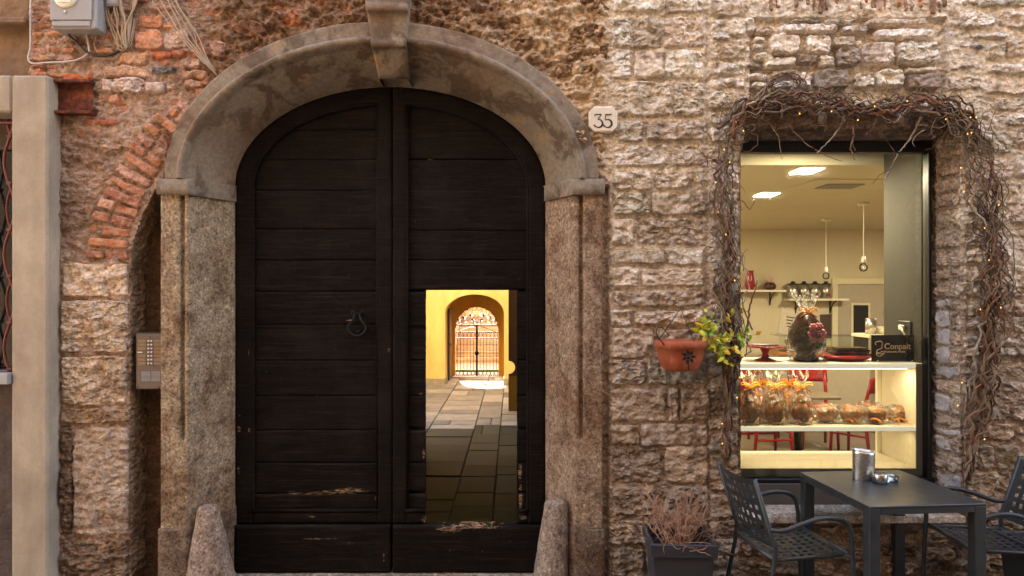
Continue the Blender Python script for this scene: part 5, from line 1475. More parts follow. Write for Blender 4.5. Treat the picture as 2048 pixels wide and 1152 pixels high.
# red cafe chairs and table
def red_chair():
    t = thing('red_chair', 'red chair', 'chair')
    obj('seat', MB().box(-.2, .2, -.2, .2, .43, .455, .01), M['red'], t)
    for sx in (-1, 1):
        obj('leg', MB().tube([(sx * .185, .18, .004), (sx * .17, .165, .43)], [.015, .02], 8), M['red'], t, True)
        obj('leg', MB().tube([(sx * .19, -.24, .004), (sx * .18, -.19, .43), (sx * .18, -.2, .6), (sx * .175, -.25, .82)], [.016, .02, .02, .016], 8), M['red'], t, True)
        obj('stretcher', MB().tube([(sx * .18, .17, .24), (sx * .185, -.21, .24)], .011, 6), M['red'], t)
    obj('stretcher', MB().tube([(-.178, .172, .3), (.178, .172, .3)], .011, 6), M['red'], t)
    G = []
    for z in np.linspace(.68, .84, 5):
        G.append([(u * .215, -.235 - .05 * (1 - u * u) - (z - .68) * .25, z) for u in np.linspace(-1, 1, 15)])
    G = np.array(G); G2 = G.copy(); G2[..., 1] -= .022
    mb = MB().grid(G).grid(G2)
    R, Cn = 5, 15; n = R * Cn
    rim = [(0, j) for j in range(Cn)] + [(i, Cn - 1) for i in range(1, R)] + [(R - 1, j) for j in range(Cn - 2, -1, -1)] + [(i, 0) for i in range(R - 2, 0, -1)]
    q = [i * Cn + j for i, j in rim]
    for k in range(len(q)): mb.f.append((q[k], q[(k + 1) % len(q)], n + q[(k + 1) % len(q)], n + q[k]))
    obj('backrest', mb, M['red'], t, True)
    return t
def place(t, px, py, z, rz, label):
    d = F * (ZC - z) / (py - HY)
    t.location = ((px - 1024) * d / F, d - D, 0); t.scale = (1.12, 1.08, 1.12); t.rotation_euler = (0, 0, rz); t['label'] = label; t['group'] = 'red cafe chairs in the shop'
rc = red_chair()
place(rc, 1535, 922, 0, math.radians(-84), 'red cafe chair by the vine side of the pedestal table')
for (px, py, rz, lab) in [(1712, 912, math.radians(38), 'red cafe chair nearest the partition with its back turned'), (1630, 894, math.radians(176), 'red cafe chair behind the pedestal table facing the street'), (1512, 872, math.radians(190), 'red cafe chair farthest back, half hidden by the vine')]:
    c2 = copy_tree(rc); place(c2, px, py, 0, rz, lab)
ctb = thing('pedestal_table', 'small cafe table with grey oak top on dark pedestal', 'table', (0, 0, 0))
d_ = F * ZC / (918 - HY); tx, ty = (1594 - 1024) * d_ / F, d_ - D
ctb.location = (tx, ty, 0)
obj('base', MB().lathe([(.27, .004), (.27, .016), (.05, .03), (.04, .06)], (tx, ty, 0), 28), M['frame'], ctb, True)
obj('column', MB().lathe([(.055, .05), (.055, .71)], (tx, ty, 0), 16), M['frame'], ctb, True)
obj('top', MB().box(tx - .35, tx + .35, ty - .33, ty + .33, .711, .745, .006), M['wood_top'], ctb)
# ================================================================ fittings on the wall
# house number
yp = -.05
pl = thing('number_plaque', 'cream stone plaque with cut corners bearing the number 35', 'house number', P(1206, 240, yp))
x0, x1, z0, z1 = X(1178, yp), X(1235, yp), Z(264, yp), Z(212, yp); ch = .035
def octo(i): return [(x0 + ch - i * .4, z0 + i), (x1 - ch + i * .4, z0 + i), (x1 - i, z0 + ch - i * .4), (x1 - i, z1 - ch + i * .4), (x1 - ch + i * .4, z1 - i), (x0 + ch - i * .4, z1 - i), (x0 + i, z1 - ch + i * .4), (x0 + i, z0 + ch - i * .4)]
mb = MB(); A, B = octo(0), octo(.009); 
V = [(p, .03, q) for p, q in A] + [(p, yp + .008, q) for p, q in A] + [(p, yp, q) for p, q in B]
Fs = [(i, (i + 1) % 8, 8 + (i + 1) % 8, 8 + i) for i in range(8)] + [(8 + i, 8 + (i + 1) % 8, 16 + (i + 1) % 8, 16 + i) for i in range(8)] + [tuple(range(16, 24))]
obj('plate', mb.add(V, Fs), M['plaque'], pl)
def stroke(pts, w, name, yy=None):
    """flat stroke of varying width along a path in photo pixels"""
    yy = yp - .0015 if yy is None else yy
    P2 = [np.array((X(a, yp), Z(b, yp))) for a, b in pts]; n = len(P2); L = []; R = []
    for i in range(n):
        t = P2[min(i + 1, n - 1)] - P2[max(i - 1, 0)]; t = t / (np.linalg.norm(t) + 1e-9); nn = np.array((-t[1], t[0])); ww = w[i] * D / F / 2
        L.append(P2[i] + nn * ww); R.append(P2[i] - nn * ww)
    mb = MB().add([(p[0], yy, p[1]) for p in L + R], [(i, i + 1, n + i + 1, n + i) for i in range(n - 1)])
    return obj(name, mb, M['ink'], pl)
def arc_pts(cx, cy, rx, ry, a0, a1, n=18): return [(cx + rx * math.cos(math.radians(a)), cy + ry * math.sin(math.radians(a))) for a in np.linspace(a0, a1, n)]
b3 = arc_pts(1197, 247, 8, 8, -100, 140); stroke(b3, list(1.5 + 2.6 * np.sin(np.linspace(.3, 2.9, len(b3))) ** 2), 'digit_stroke')
stroke([(1190, 229), (1203, 229)], [2.2, 2.2], 'digit_stroke', yp - .0018); stroke([(1203, 229), (1195.5, 239)], [1.6, 1.8], 'digit_stroke', yp - .0021); stroke([(1190, 228.5), (1189.5, 233)], [1.8, 1.2], 'digit_stroke', yp - .0024)
stroke([(1188, 249.5), (1191.5, 254)], [3.2, 2.4], 'digit_stroke', yp - .0022)
b5 = arc_pts(1215.5, 247, 8, 8, -125, 140); stroke(b5, list(1.5 + 2.6 * np.sin(np.linspace(.3, 2.9, len(b5))) ** 2), 'digit_stroke')
stroke([(1211, 229), (1210.5, 241)], [1.7, 1.6], 'digit_stroke', yp - .0018); stroke([(1211, 229.5), (1222, 229.5)], [2.8, 2.4], 'digit_stroke', yp - .0021); stroke([(1222.5, 227), (1222.5, 230)], [1.4, 1.2], 'digit_stroke', yp - .0024)
stroke([(1206.5, 249.5), (1210, 254)], [3.0, 2.2], 'digit_stroke', yp - .0022)

# intercom
yi = -.012
ic = thing('intercom_panel', 'brown metal intercom with two columns of name strips in the niche', 'intercom', P(296, 720, yi))
ix0, ix1, iz0, iz1 = X(271, yi), X(324, yi), Z(779, yi), Z(666, yi)
mb = MB().add([(ix0 - .035, .05, iz1), (ix0, yi + .004, iz1), (ix0, yi + .004, iz0), (ix0 - .004, .05, iz0 + .01)], [(0, 1, 2, 3)]); obj('flange', mb, M['bronze_dark'], ic)
obj('housing', MB().box(ix0, ix1, yi + .004, .18, iz0, iz1, .003), M['bronze_dark'], ic)
obj('face_plate', MB().box(ix0 + .006, ix1 - .002, yi, yi + .0035, iz0 + .006, iz1 - .006, .001), M['bronze'], ic)
for i in range(7):
    zz = Z(682 + i * 7.5, yi)
    for (a, b) in ((276, 292), (308, 323)):
        if i == 3 and a == 276: 
            obj('name_strip', MB().box(X(275, yi), X(285, yi), yi - .002, yi - .0005, zz - .003, zz + .003, .0003), M['white'], ic); continue
        obj('name_strip', MB().box(X(a, yi), X(b, yi), yi - .003, yi - .0005, zz - .0085, zz + .0085, .001), M['label_strip'], ic)
    for a in (297.5, 303.5):
        mb = MB().lathe([(.0065, 0), (.0065, .004), (.004, .006)], (0, 0, 0), 10); mb.v = [(X(a, yi) + p, yi - r - .0003, zz + q) for p, q, r in mb.v]
        obj('button', mb, M['steel'], ic, True)
for i in range(8):
    zz = Z(744 + i * 2.5, yi)
    for (a, b) in ((283, 301), (302.5, 320)): obj('speaker_slot', MB().box(X(a, yi), X(b, yi), yi - .0022, yi - .0004, zz - .0022, zz + .0022, .0003), M['greybox'], ic)
for (a, b) in ((300, 674), (276, 774), (318, 774), (301, 731)):
    obj('screw', MB().ball((X(a, yi), yi - .001, Z(b, yi)), .004, 6), M['frame'], ic)

# rusty beam end
bm_ = thing('iron_beam', 'short rusty iron beam end set in the wall beside the beige surround', 'beam', P(150, 200, 0))
obj('flange', MB().box(X(108), X(192), -.075, .03, Z(171), Z(165), .003), M['rust'], bm_)
obj('flange', MB().box(X(108), X(193), -.07, .03, Z(232), Z(226), .003), M['rust'], bm_)
gx6, gz6 = np.meshgrid(np.linspace(X(108), X(191), 40), np.linspace(Z(226.5), Z(170.5), 30))
obj('web', MB().grid(np.stack([gx6, -.028 - .006 * fbm(gx6 * 25, gz6 * 25, 4, 2), gz6], -1)), M['rust'], bm_, True, fix=False)
stone(130, 148, 192, 168, prot=.03, rough=.012, col=lin(176, 92, 52), mat='brick', name='brick', k=.6, warp=.03)
# meter boxes and cables
jb = thing('meter_box', 'grey plastic meter box with a round lens cover under the top edge', 'meter box', P(145, 20, -.1))
yj = -.14
o = obj('body', MB().box(X(100, yj), X(191, yj), yj + .012, .0, Z(56, yj), Z(-70, yj), .008), M['greybox'], jb)
obj('lid', MB().box(X(99, yj), X(183, yj), yj, yj + .011, Z(40, yj), Z(-70, yj), .006), M['greybox'], jb)
obj('lip', MB().box(X(103, yj), X(180, yj), yj + .002, yj + .011, Z(52, yj), Z(41, yj), .004), M['greybox'], jb)
mb = MB().lathe([(.075, 0), (.07, .012), (.05, .014), (1e-5, .015)], (0, 0, 0), 28); mb.v = [(X(132, yj) + p, yj - r + .001, Z(-8, yj) + q) for p, q, r in mb.v]
obj('lens_cover', mb, M['white'], jb, True)
obj('lock', MB().ball((X(131, yj), yj - .002, Z(24, yj)), .009, 8), M['steel'], jb, True)
obj('sticker', MB().box(X(118, yj), X(146, yj), yj - .0165, yj - .0145, Z(7, yj), Z(0, yj), .0004), M['paper'], jb)
tag(obj('junction_box', MB().box(X(212, -.06), X(236, -.06), -.06, .0, Z(12, -.06), Z(-60, -.06), .005).box(X(214, -.06), X(234, -.06), -.064, -.0605, Z(8, -.06), Z(4, -.06), .001), M['greybox']), 'small grey junction box above the tangle of cables', 'junction box')
def cable(name, pts, r, m, y=-.035, wob=.004, lab=None):
    pp = []
    Q = [np.array((X(a, y), y + (p[2] if len(p) > 2 else 0), Z(b, y))) for p in pts for a, b in [p[:2]]]
    for i in range(len(Q) - 1):
        p0, p1, p2, p3 = Q[max(i - 1, 0)], Q[i], Q[i + 1], Q[min(i + 2, len(Q) - 1)]
        for t in np.linspace(0, 1, 9)[:-1]:
            pp.append(.5 * ((2 * p1) + (-p0 + p2) * t + (2 * p0 - 5 * p1 + 4 * p2 - p3) * t * t + (-p0 + 3 * p1 - 3 * p2 + p3) * t ** 3))
    pp.append(Q[-1])
    o = obj(name, MB().tube(pp, r * 1.5, 6), M[m], None, True)
    return tag(o, lab, 'cable', 'cables on the brick corner')
cable('black_cable', [(132, 48), (138, 70), (150, 82), (178, 106), (205, 112), (235, 104), (255, 82), (264, 50), (266, 0), (268, -40)], .0055, 'wire_black', lab='black cable hanging in a loop from the meter box')
cable('white_cable', [(62, -30), (61, 40), (61, 90), (59, 124), (100, 125), (150, 121), (175, 108), (178, 98), (172, 60), (174, 40)], .0035, 'wire_white', lab='thin white cable running down the brick edge and across')
cable('white_cable', [(142, 55), (143, 65), (155, 50), (170, 48), (180, 40)], .003, 'wire_white', lab='short white cable loop under the meter box')
for i in range(9):
    o_ = RNG.uniform(-6, 6, 8)
    cable('beige_cable', [(216 + i * 3, -30), (214 + i * 4 + o_[0], 15), (212 + i * 5 + o_[1], 40 + o_[5]), (225 + i * 3 + o_[2], 70 + o_[6]), (236 + i * 2 + o_[3], 95 + o_[7]), (258 - i + o_[4], 92 - i * 2), (268 - i * 2, 50), (262 + i * 1.5, 0), (266 + i, -40)], RNG.uniform(.0022, .0038), 'wire', y=-.03 - .004 * i, lab='beige cable in the looped tangle below the junction box')
cable('beige_cable', [(195, 105), (188, 90), (192, 72), (196, 60)], .002, 'wire', lab='loose beige cable end curling under the meter box')
for i, (a, b, c) in enumerate([(305, 345, 395), (322, 352, 400), (336, 360, 404), (342, 372, 408), (350, 385, 412), (352, 380, 398)]):
    cable('beige_wire', [(a - 4, -40), (a, 0), ((a + b) / 2 + 6, 38), (b + 10, 70), (c, 112), (415 + i * 2, 132), (430, 149, .05)], RNG.uniform(.0018, .0032), 'wire', y=-.05 + .004 * i, lab='thin wire of the bunch dropping into the wall above the arch')

# ================================================================ climbing vine with fairy lights
vine = thing('climbing_vine', 'bare twisted vine trained round the shop window', 'vine', (X(1460), -.05, 0))
def path_pt(pts, t):
    L = [0]
    for a, b in zip(pts[:-1], pts[1:]): L.append(L[-1] + math.dist(a, b))
    s_ = t * L[-1]
    return np.array([np.interp(s_, L, [p[k] for p in pts]) for k in range(2)])
LEFT = [(1452, 912), (1452, 850), (1460, 760), (1462, 690), (1455, 600), (1458, 520), (1452, 430), (1448, 350), (1450, 290), (1468, 235), (1520, 210)]
TOP = [(1455, 270), (1490, 215), (1560, 195), (1650, 205), (1740, 215), (1830, 212), (1900, 215), (1945, 245), (1962, 300)]
RIGHT = [(1935, 960), (1940, 900), (1955, 830), (1965, 740), (1985, 650), (1985, 560), (1985, 480), (1975, 400), (1965, 330), (1940, 262), (1880, 225)]
VC = [lin(126, 86, 62), lin(96, 62, 44), lin(142, 114, 92), lin(50, 38, 32), lin(168, 154, 138), lin(120, 68, 46)]
def spread_at(w, t):
    a = 27 if w == 'T' else (30 if w == 'L' else 36)
    if w == 'R' and t < .12: a = 14
    if w == 'L' and t < .25: a = 15
    return a
def strand(back, which, t0, t1, n, rad, spread=1.0, ydep=.05):
    sd = float(RNG.uniform(0, 99)); o0 = RNG.uniform(-1, 1); pts = []; ph = RNG.uniform(0, 6.28); fr = RNG.uniform(2, 6)
    for i in range(n):
        t = t0 + (t1 - t0) * i / (n - 1); p = path_pt(back, t); q = path_pt(back, min(1, t + .01)) - path_pt(back, max(0, t - .01))
        q = q / (np.linalg.norm(q) + 1e-9); nn = np.array((-q[1], q[0])); sp_ = spread_at(which, t) * spread
        off = sp_ * (.62 * o0 + .3 * math.sin(ph + fr * t * 6.28 * .6) + .75 * float(pn(t * 14 + sd, sd, 3)) + .42 * float(pn(t * 40 + sd, sd, 5)))
        y = -.045 - ydep * (.5 + .5 * math.sin(ph * 2 + fr * t * 5)) + .02 * float(pn(t * 20, sd, 8))
        pp = p + nn * off
        pts.append((X(pp[0], y), y, Z(pp[1], y)))
    rr = [rad * (1.0 - .55 * i / (n - 1)) * (1 + .18 * float(pn(i * .7, sd, 4))) for i in range(n)]
    return pts, rr
for back, w, N in ((LEFT, 'L', 27), (TOP, 'T', 27), (RIGHT, 'R', 31)):
    for i in range(N):
        big = i < 8
        t0 = RNG.uniform(0, .25) if i % 2 == 0 else RNG.uniform(0, .7); t1 = min(1, t0 + RNG.uniform(.3, .8))
        if big: t0, t1 = 0, RNG.uniform(.75, 1)
        if w == 'T' and RNG.random() < .5: t0, t1 = t1, t0
        pts, rr = strand(back, w, t0, t1, 64, RNG.uniform(.007, .0125) if big else RNG.uniform(.003, .0066), 1.0 if not big else .75, .09)
        obj('stem', MB().tube(pts, rr, 6), M['vine'], vine, True, col=jit(VC[int(RNG.integers(6))], .15), fix=False)
# thin twigs: many curling side shoots, joined
twigs = [MB() for _ in range(4)]
for i in range(420):
    back, w = ((LEFT, 'L'), (TOP, 'T'), (RIGHT, 'R'))[i % 3]
    t = RNG.uniform(.12 if w == 'L' else 0, 1); p = path_pt(back, t) + RNG.normal(0, spread_at(w, t) * .55, 2)
    a = RNG.uniform(0, 6.28); 
    if w == 'T': a = RNG.choice([RNG.normal(1.57, .6), RNG.normal(-1.2, .7), RNG.uniform(0, 6.28)])
    L = RNG.uniform(14, 62) * (1.0 if RNG.random() < .85 else 1.5); n = 12; rt = RNG.uniform(.0018, .0042); cur = RNG.normal(0, .12); pts = []; y = -.05 - RNG.uniform(0, .07)
    for k in range(n):
        pts.append((X(p[0], y), y, Z(p[1], y))); cur += RNG.normal(0, .13); a += cur
        p = p + np.array((math.cos(a), math.sin(a))) * L / n; y = min(-.015, y + RNG.normal(0, .006))
    twigs[i % 4].tube(pts, [rt * (1 - .6 * k / n) for k in range(n)], 4)
for i, mb in enumerate(twigs):
    o = obj('twigs', mb, M['vine'], vine, True, col=VC[(2, 0, 4, 1)[i]], kind='stuff', fix=False)
# the loop at the upper corner, hanging shoots in front of the glass
def shoot(pp, r, y=-.06, c=None, w=1.2):
    pts = []; n = len(pp)
    for i in range(n - 1):
        for t in np.linspace(0, 1, 7)[:-1]:
            a = np.array(pp[i]) * (1 - t) + np.array(pp[i + 1]) * t + RNG.normal(0, w, 2) * .5
            yy = y + .02 * math.sin(i + t * 2); pts.append((X(a[0], yy), yy, Z(a[1], yy)))
    obj('stem', MB().tube(pts, [r * (1 - .6 * k / len(pts)) for k in range(len(pts))], 6), M['vine'], vine, True, col=c or jit(VC[int(RNG.integers(6))], .15), fix=False)
for i in range(7):
    rx, ry = RNG.uniform(28, 44), RNG.uniform(14, 26); cx, cy = 1565 + RNG.uniform(-8, 8), 172 + RNG.uniform(-6, 6)
    a0 = RNG.uniform(0, 1)
    shoot([(1480 + i * 3, 225 - i * 2), (1515 + i * 2, 190)] + [(cx + rx * math.cos(a), cy + ry * math.sin(a) - 8 * math.cos(a)) for a in np.linspace(3.4 + a0, 9.0 + a0, 16)], RNG.uniform(.003, .006), -.06 - .006 * i, w=.8)
for pp, r in [([(1555, 205), (1568, 230), (1585, 262), (1610, 285), (1630, 300)], .008), ([(1630, 300), (1655, 312), (1690, 325)], .004), ([(1690, 225), (1680, 255), (1660, 280), (1640, 300), (1632, 308)], .006), ([(1700, 210), (1705, 240), (1708, 270), (1700, 298), (1712, 325)], .006), ([(1708, 265), (1706, 290), (1712, 305)], .004),
              ([(1750, 245), (1762, 265), (1780, 290), (1792, 310)], .004), ([(1842, 232), (1830, 260), (1815, 285), (1795, 308)], .008), ([(1795, 308), (1785, 330), (1772, 350), (1768, 372)], .005), ([(1785, 335), (1760, 350), (1742, 372)], .003), ([(1780, 340), (1772, 360), (1762, 368)], .003), ([(1735, 240), (1755, 255), (1762, 278)], .003),
              ([(1910, 225), (1900, 255), (1893, 285), (1890, 310)], .006), ([(1890, 290), (1884, 305), (1892, 312)], .003), ([(1500, 250), (1540, 248), (1558, 275), (1562, 310), (1565, 320)], .004), ([(1490, 262), (1515, 270), (1515, 290), (1495, 305), (1485, 300)], .003), ([(1480, 700), (1495, 650), (1500, 610), (1512, 575), (1515, 560)], .008), ([(1505, 660), (1488, 620), (1480, 580)], .006),
              ([(1484, 400), (1500, 420), (1510, 400), (1505, 415)], .0025), ([(2000, 440), (2025, 470), (2030, 540), (2022, 600), (2030, 560)], .005), ([(1995, 600), (2028, 580), (2034, 555)], .005), ([(1990, 660), (2025, 640), (2030, 600)], .004), ([(1448, 640), (1440, 690), (1446, 740), (1450, 790)], .008), ([(1930, 790), (1922, 830), (1930, 870)], .005), ([(1955, 900), (1965, 925), (1972, 945)], .004), ([(1950, 860), (1975, 850), (1990, 830)], .003)]:
    shoot(pp, r, -.08 if r < .009 else -.1)
fl = thing('fairy_lights', 'string of tiny warm fairy lights wound through the vine', 'string lights', (X(1700), -.1, Z(210)))
fpts = []
for back, n, w in ((LEFT, 15, 'L'), (TOP, 12, 'T'), (RIGHT, 19, 'R')):
    run = []
    for i in range(n):
        t = (i + .5) / n; p = path_pt(back, t) + RNG.normal(0, spread_at(w, t) * .6, 2); y = -.115 - RNG.uniform(0, .015)
        q = (X(p[0], y), y, Z(p[1], y)); run.append(q); fpts.append(q)
    obj('cord', MB().tube(run, .0013, 4), M['wire_black'], fl, fix=False)
b0 = None
for q in fpts:
    if b0 is None:
        b0 = obj('bulb', MB().ball((0, 0, 0), .0036, 6, 1.3), M['fairy'], fl, True, world_coords=False, fix=False); o = b0
    else: o = b0.copy(); COL.objects.link(o); o.parent = fl
    o.location = Vector(q) - base_of(fl)

# ================================================================ hanging pot with plant
yh = -.17
hp = thing('hanging_pot', 'terracotta bowl pot hung on the wall by a wire triangle', 'plant pot', P(1361, 740, yh))
cx, cz = X(1361, yh), Z(740, yh); s_ = (D + yh) / F
obj('bowl', MB().lathe([(30 * s_, 0), (36 * s_, 4 * s_), (44 * s_, 24 * s_), (47 * s_, 44 * s_), (51 * s_, 46 * s_), (52 * s_, 58 * s_), (49 * s_, 60 * s_), (45 * s_, 56 * s_)], (cx, yh, cz), 40, 1, .95), M['terracotta'], hp, True)
obj('soil', MB().lathe([(46 * s_, 52 * s_), (.001, 55 * s_)], (cx, yh, cz), 24, 1, .95), M['soil'], hp, True)
obj('hanger', MB().tube([P(1316, 682, yh), P(1361, 617, -.02), P(1388, 682, yh)], .0035, 6), M['iron'], hp)
obj('hanger_hook', MB().tube([P(1328, 690, yh - .1), P(1312, 668, yh - .06), P(1314, 656, yh), P(1325, 655, yh + .05), P(1338, 670, yh + .08)], .003, 6), M['iron'], hp, True)
fc = P(1377, 714, yh - .155)
for k in range(7):
    a = k * 2 * math.pi / 7; u = np.array((math.cos(a), 0, math.sin(a))); v_ = np.array((-math.sin(a), 0, math.cos(a))); c0 = np.array(fc)
    obj('metal_petal', MB().add([c0 + u * .008, c0 + u * .024 + v_ * .011 - np.array((0, .006, 0)), c0 + u * .046 - np.array((0, .002, 0)), c0 + u * .024 - v_ * .011 - np.array((0, .006, 0))], [(0, 1, 2, 3)]), M['iron'], hp)
obj('metal_flower_heart', MB().ball(fc, .011, 8), M['iron'], hp, True)
obj('metal_stem', MB().tube([fc, P(1377, 740, yh - .14)], .003, 5), M['iron'], hp)
lp = thing('leafy_plant', 'yellow-green leafy shrub sprouting beside the vine from the hanging pot', 'plant', P(1400, 690, -.17))
leafs = MB(); tint = []
def leaf_at(c, d, L, w, tv):
    d = Vector(d).normalized(); sd_ = d.cross(Vector((RNG.normal(), RNG.normal() - 1.5, RNG.normal()))).normalized(); up = sd_.cross(d)
    c = Vector(c); v = [c, c + d * L * .4 + sd_ * w - up * w * .25, c + d * L * .75 + sd_ * w * .6 - up * w * .3, c + d * L - up * w * .5, c + d * L * .75 - sd_ * w * .6 - up * w * .3, c + d * L * .4 - sd_ * w - up * w * .25, c + d * L * .5 + up * w * .1]
    leafs.add(v, [(0, 1, 6), (1, 2, 6), (2, 3, 6), (3, 4, 6), (4, 5, 6), (5, 0, 6)]); tint.extend([tv] * 7)
root = np.array(P(1392, 690, -.17))
for i in range(20):
    tip = np.array(P(RNG.uniform(1398, 1516), RNG.uniform(618, 725), -.17 - RNG.uniform(-.08, .1)))
    mid = (root + tip) / 2 + np.array((0, RNG.normal(0, .02), .03))
    pts = [root * (1 - t) ** 2 + 2 * mid * t * (1 - t) + tip * t * t for t in np.linspace(0, 1, 8)]
    obj('stalk', MB().tube(pts, [.0035 * (1 - .6 * t) for t in np.linspace(0, 1, 8)], 5), M['twig'], lp, True, fix=False)
    for p in pts[4:]:
        for k in range(2):
            leaf_at(p + RNG.normal(0, .008, 3), RNG.normal(0, 1, 3) + np.array((.3, -.4, .35)), RNG.uniform(.034, .066), RNG.uniform(.009, .016), RNG.beta(2.2, 1.4))
o = obj('leaves', leafs, M['foliage'], lp, True, attr={'tint': tint}, kind='stuff', fix=False)

# ================================================================ planters
def planter(name, cx, cy, w, h, rz, label, parent_mat='planter'):
    t = thing(name, label, 'planter', (cx, cy, 0), rz)
    def ring(hw, z): return [(-hw, -hw, z), (hw, -hw, z), (hw, hw, z), (-hw, hw, z)]
    hw = w / 2; rim = .075
    R = [ring(hw * .74, -.018), ring(hw * .9, h - rim), ring(hw * .985, h - rim + .004), ring(hw, h - .004), ring(hw - .003, h), ring(hw - .017, h), ring(hw - .022, h - .004), ring(hw * .86, h - .16)]
    V = [p for r in R for p in r]; Fs = [(0, 1, 2, 3)]
    for i in range(len(R) - 1):
        for k in range(4): Fs.append((i * 4 + k, i * 4 + (k + 1) % 4, (i + 1) * 4 + (k + 1) % 4, (i + 1) * 4 + k))
    obj('pot', MB().add(V, Fs), M['planter'], t, world_coords=False)
    gx, gy = np.meshgrid(np.linspace(-hw * .9, hw * .9, 24), np.linspace(-hw * .9, hw * .9, 24))
    obj('soil', MB().grid(np.stack([gx, gy, h - .075 + .02 * fbm(gx * 14, gy * 14, 3, 3)], -1)), M['soil'], t, True, world_coords=False)
    return t
planter('square_planter', .972, -.30, .375, .45, math.radians(-3), 'dark grey square planter under the terracotta pot')
sh = thing('dry_shrub', 'leafless brown shrub growing in the square planter', 'shrub', (.972, -.30, .37))
for i in range(64):
    a = RNG.uniform(0, 6.28); p = np.array((.972 + RNG.normal(0, .05), -.30 + RNG.normal(0, .04), .375))
    d = np.array((math.cos(a) * RNG.uniform(.1, 1.0), math.sin(a) * RNG.uniform(.1, .6), RNG.uniform(.6, 1.3))); d = d / np.linalg.norm(d); L = RNG.uniform(.18, .42); pts = [p]
    for k in range(9):
        d = d + RNG.normal(0, .2, 3) - np.array((p[0] - .972, (p[1] + .30) * 1.5, 0)) * .25; d = d / np.linalg.norm(d); p = p + d * L / 9; pts.append(p)
    mb = MB().tube(pts, [.0040 * (1 - .6 * k / 9) for k in range(10)], 4)
    for j in (3, 4, 5, 6, 7, 8):
        if RNG.random() < .85:
            q = pts[j]; e = (pts[j + 1] - q) / np.linalg.norm(pts[j + 1] - q) + RNG.normal(0, .75, 3); tw = [q]; ll = RNG.uniform(.03, .11) / 5
            for m in range(5):
                e = e / np.linalg.norm(e); tw.append(tw[-1] + e * ll); e = e + RNG.normal(0, .3, 3)
            mb.tube(tw, [.0023, .002, .0018, .0016, .0013, .001], 4)
    obj('branch', mb, M['twig'], sh, True, fix=False)
planter('square_planter', 3.05, -.42, .375, .45, math.radians(2), 'dark planter at the picture edge behind the second chair')
lo = thing('dead_leaf', 'single orange dead leaf on the soil of the planter behind the chair', 'leaf', (2.99, -.48, .40))
obj('blade', MB().grid(np.array([[(2.93 + .022 * i, -.50 + .018 * j * (1 - abs(i - 2.5) / 3.2), .40 + .012 * math.sin(i * .9) + .006 * abs(j)) for j in (-2, -1, 0, 1, 2)] for i in range(6)])), M['orange'], lo, True)

# ================================================================ table and chairs on the street
tb = thing('metal_table', 'anthracite metal cafe table in front of the shop window', 'table', (2.138, -.383, 0), math.radians(5.2))
hw_, hd = .325, .37
def tobj(n, mb): o = obj(n, mb, M['anthracite'], tb, world_coords=False); return o
tobj('top', MB().box(-hw_, hw_, -hd, hd, .738, .75, .003))
for sy in (-1, 1): tobj('apron', MB().box(-hw_ + .0635, hw_ - .0635, min(sy * (hd - .002), sy * (hd - .03)), max(sy * (hd - .002), sy * (hd - .03)), .705, .7375, .002))
for sx in (-1, 1): tobj('apron', MB().box(min(sx * (hw_ - .002), sx * (hw_ - .03)), max(sx * (hw_ - .002), sx * (hw_ - .03)), -hd + .0635, hd - .0635, .705, .7375, .002))
for sx in (-1, 1):
    for sy in (-1, 1):
        a, b = sorted((sx * (hw_ - .001), sx * (hw_ - .063))); c, d = sorted((sy * (hd - .001), sy * (hd - .063)))
        tobj('leg', MB().box(a, b, c, d, -.018, .7375, .004))
# things on the table
tz = .751
def on_table(px, py): d = F * (ZC - tz) / (py - HY); return ((px - 1024) * d / F, d - D)
x_, y_ = on_table(1727, 958)
hd_ = thing('cutlery_holder', 'oval brushed steel holder with slanted rim on the street table', 'holder', (x_, y_, tz))
G = []
for z in list(np.linspace(0.001, .17, 10)):
    G.append([(x_ + .064 * math.cos(a), y_ + .05 * math.sin(a), tz + z * (1 - .04 * math.cos(a) * z / .17)) for a in np.linspace(0, 2 * math.pi, 41)])
Gi = [[(x_ + (p[0] - x_) * .96, y_ + (p[1] - y_) * .96, p[2]) for p in r] for r in G[::-1]]
obj('body', MB().grid(np.array(G + Gi)), M['steel'], hd_, True)
obj('rim', MB().tube([(p[0], p[1], p[2]) for p in G[-1]], .0025, 6), M['steel'], hd_, True)
tag(obj('napkins', MB().lathe([(.055, .01), (.055, .16), (.001, .163)], (x_, y_, tz), 24, 1, .75), M['white'], None, True), 'white paper napkins filling the steel holder', 'napkins')
x_, y_ = on_table(1760, 966)
tn = thing('small_tin', 'small round steel tin with a red square emblem on the table', 'tin', (x_, y_, tz))
obj('can', MB().lathe([(.040, .001), (.040, .052), (.037, .055), (.034, .052), (.001, .05)], (x_, y_, tz), 30), M['steel'], tn, True)
em = MB().grid(np.array([[(x_ + .0405 * math.sin(a), y_ - .0405 * math.cos(a), tz + z) for a in np.linspace(-.62, -.28, 5)] for z in (.02, .036)]))
obj('emblem', em, M['redc'], tn)
em = MB().grid(np.array([[(x_ + .041 * math.sin(a), y_ - .041 * math.cos(a), tz + z) for a in np.linspace(-.55, -.35, 4)] for z in (.026, .03)]))
obj('emblem_mark', em, M['white'], tn)
x_, y_ = on_table(1780, 962)
tag(obj('glass_ashtray', MB().lathe([(.042, .001), (.046, .03), (.041, .03), (.036, .008), (.001, .008)], (x_, y_, tz), 24), M['clear'], None, True), 'round clear glass ashtray behind the small tin', 'ashtray')

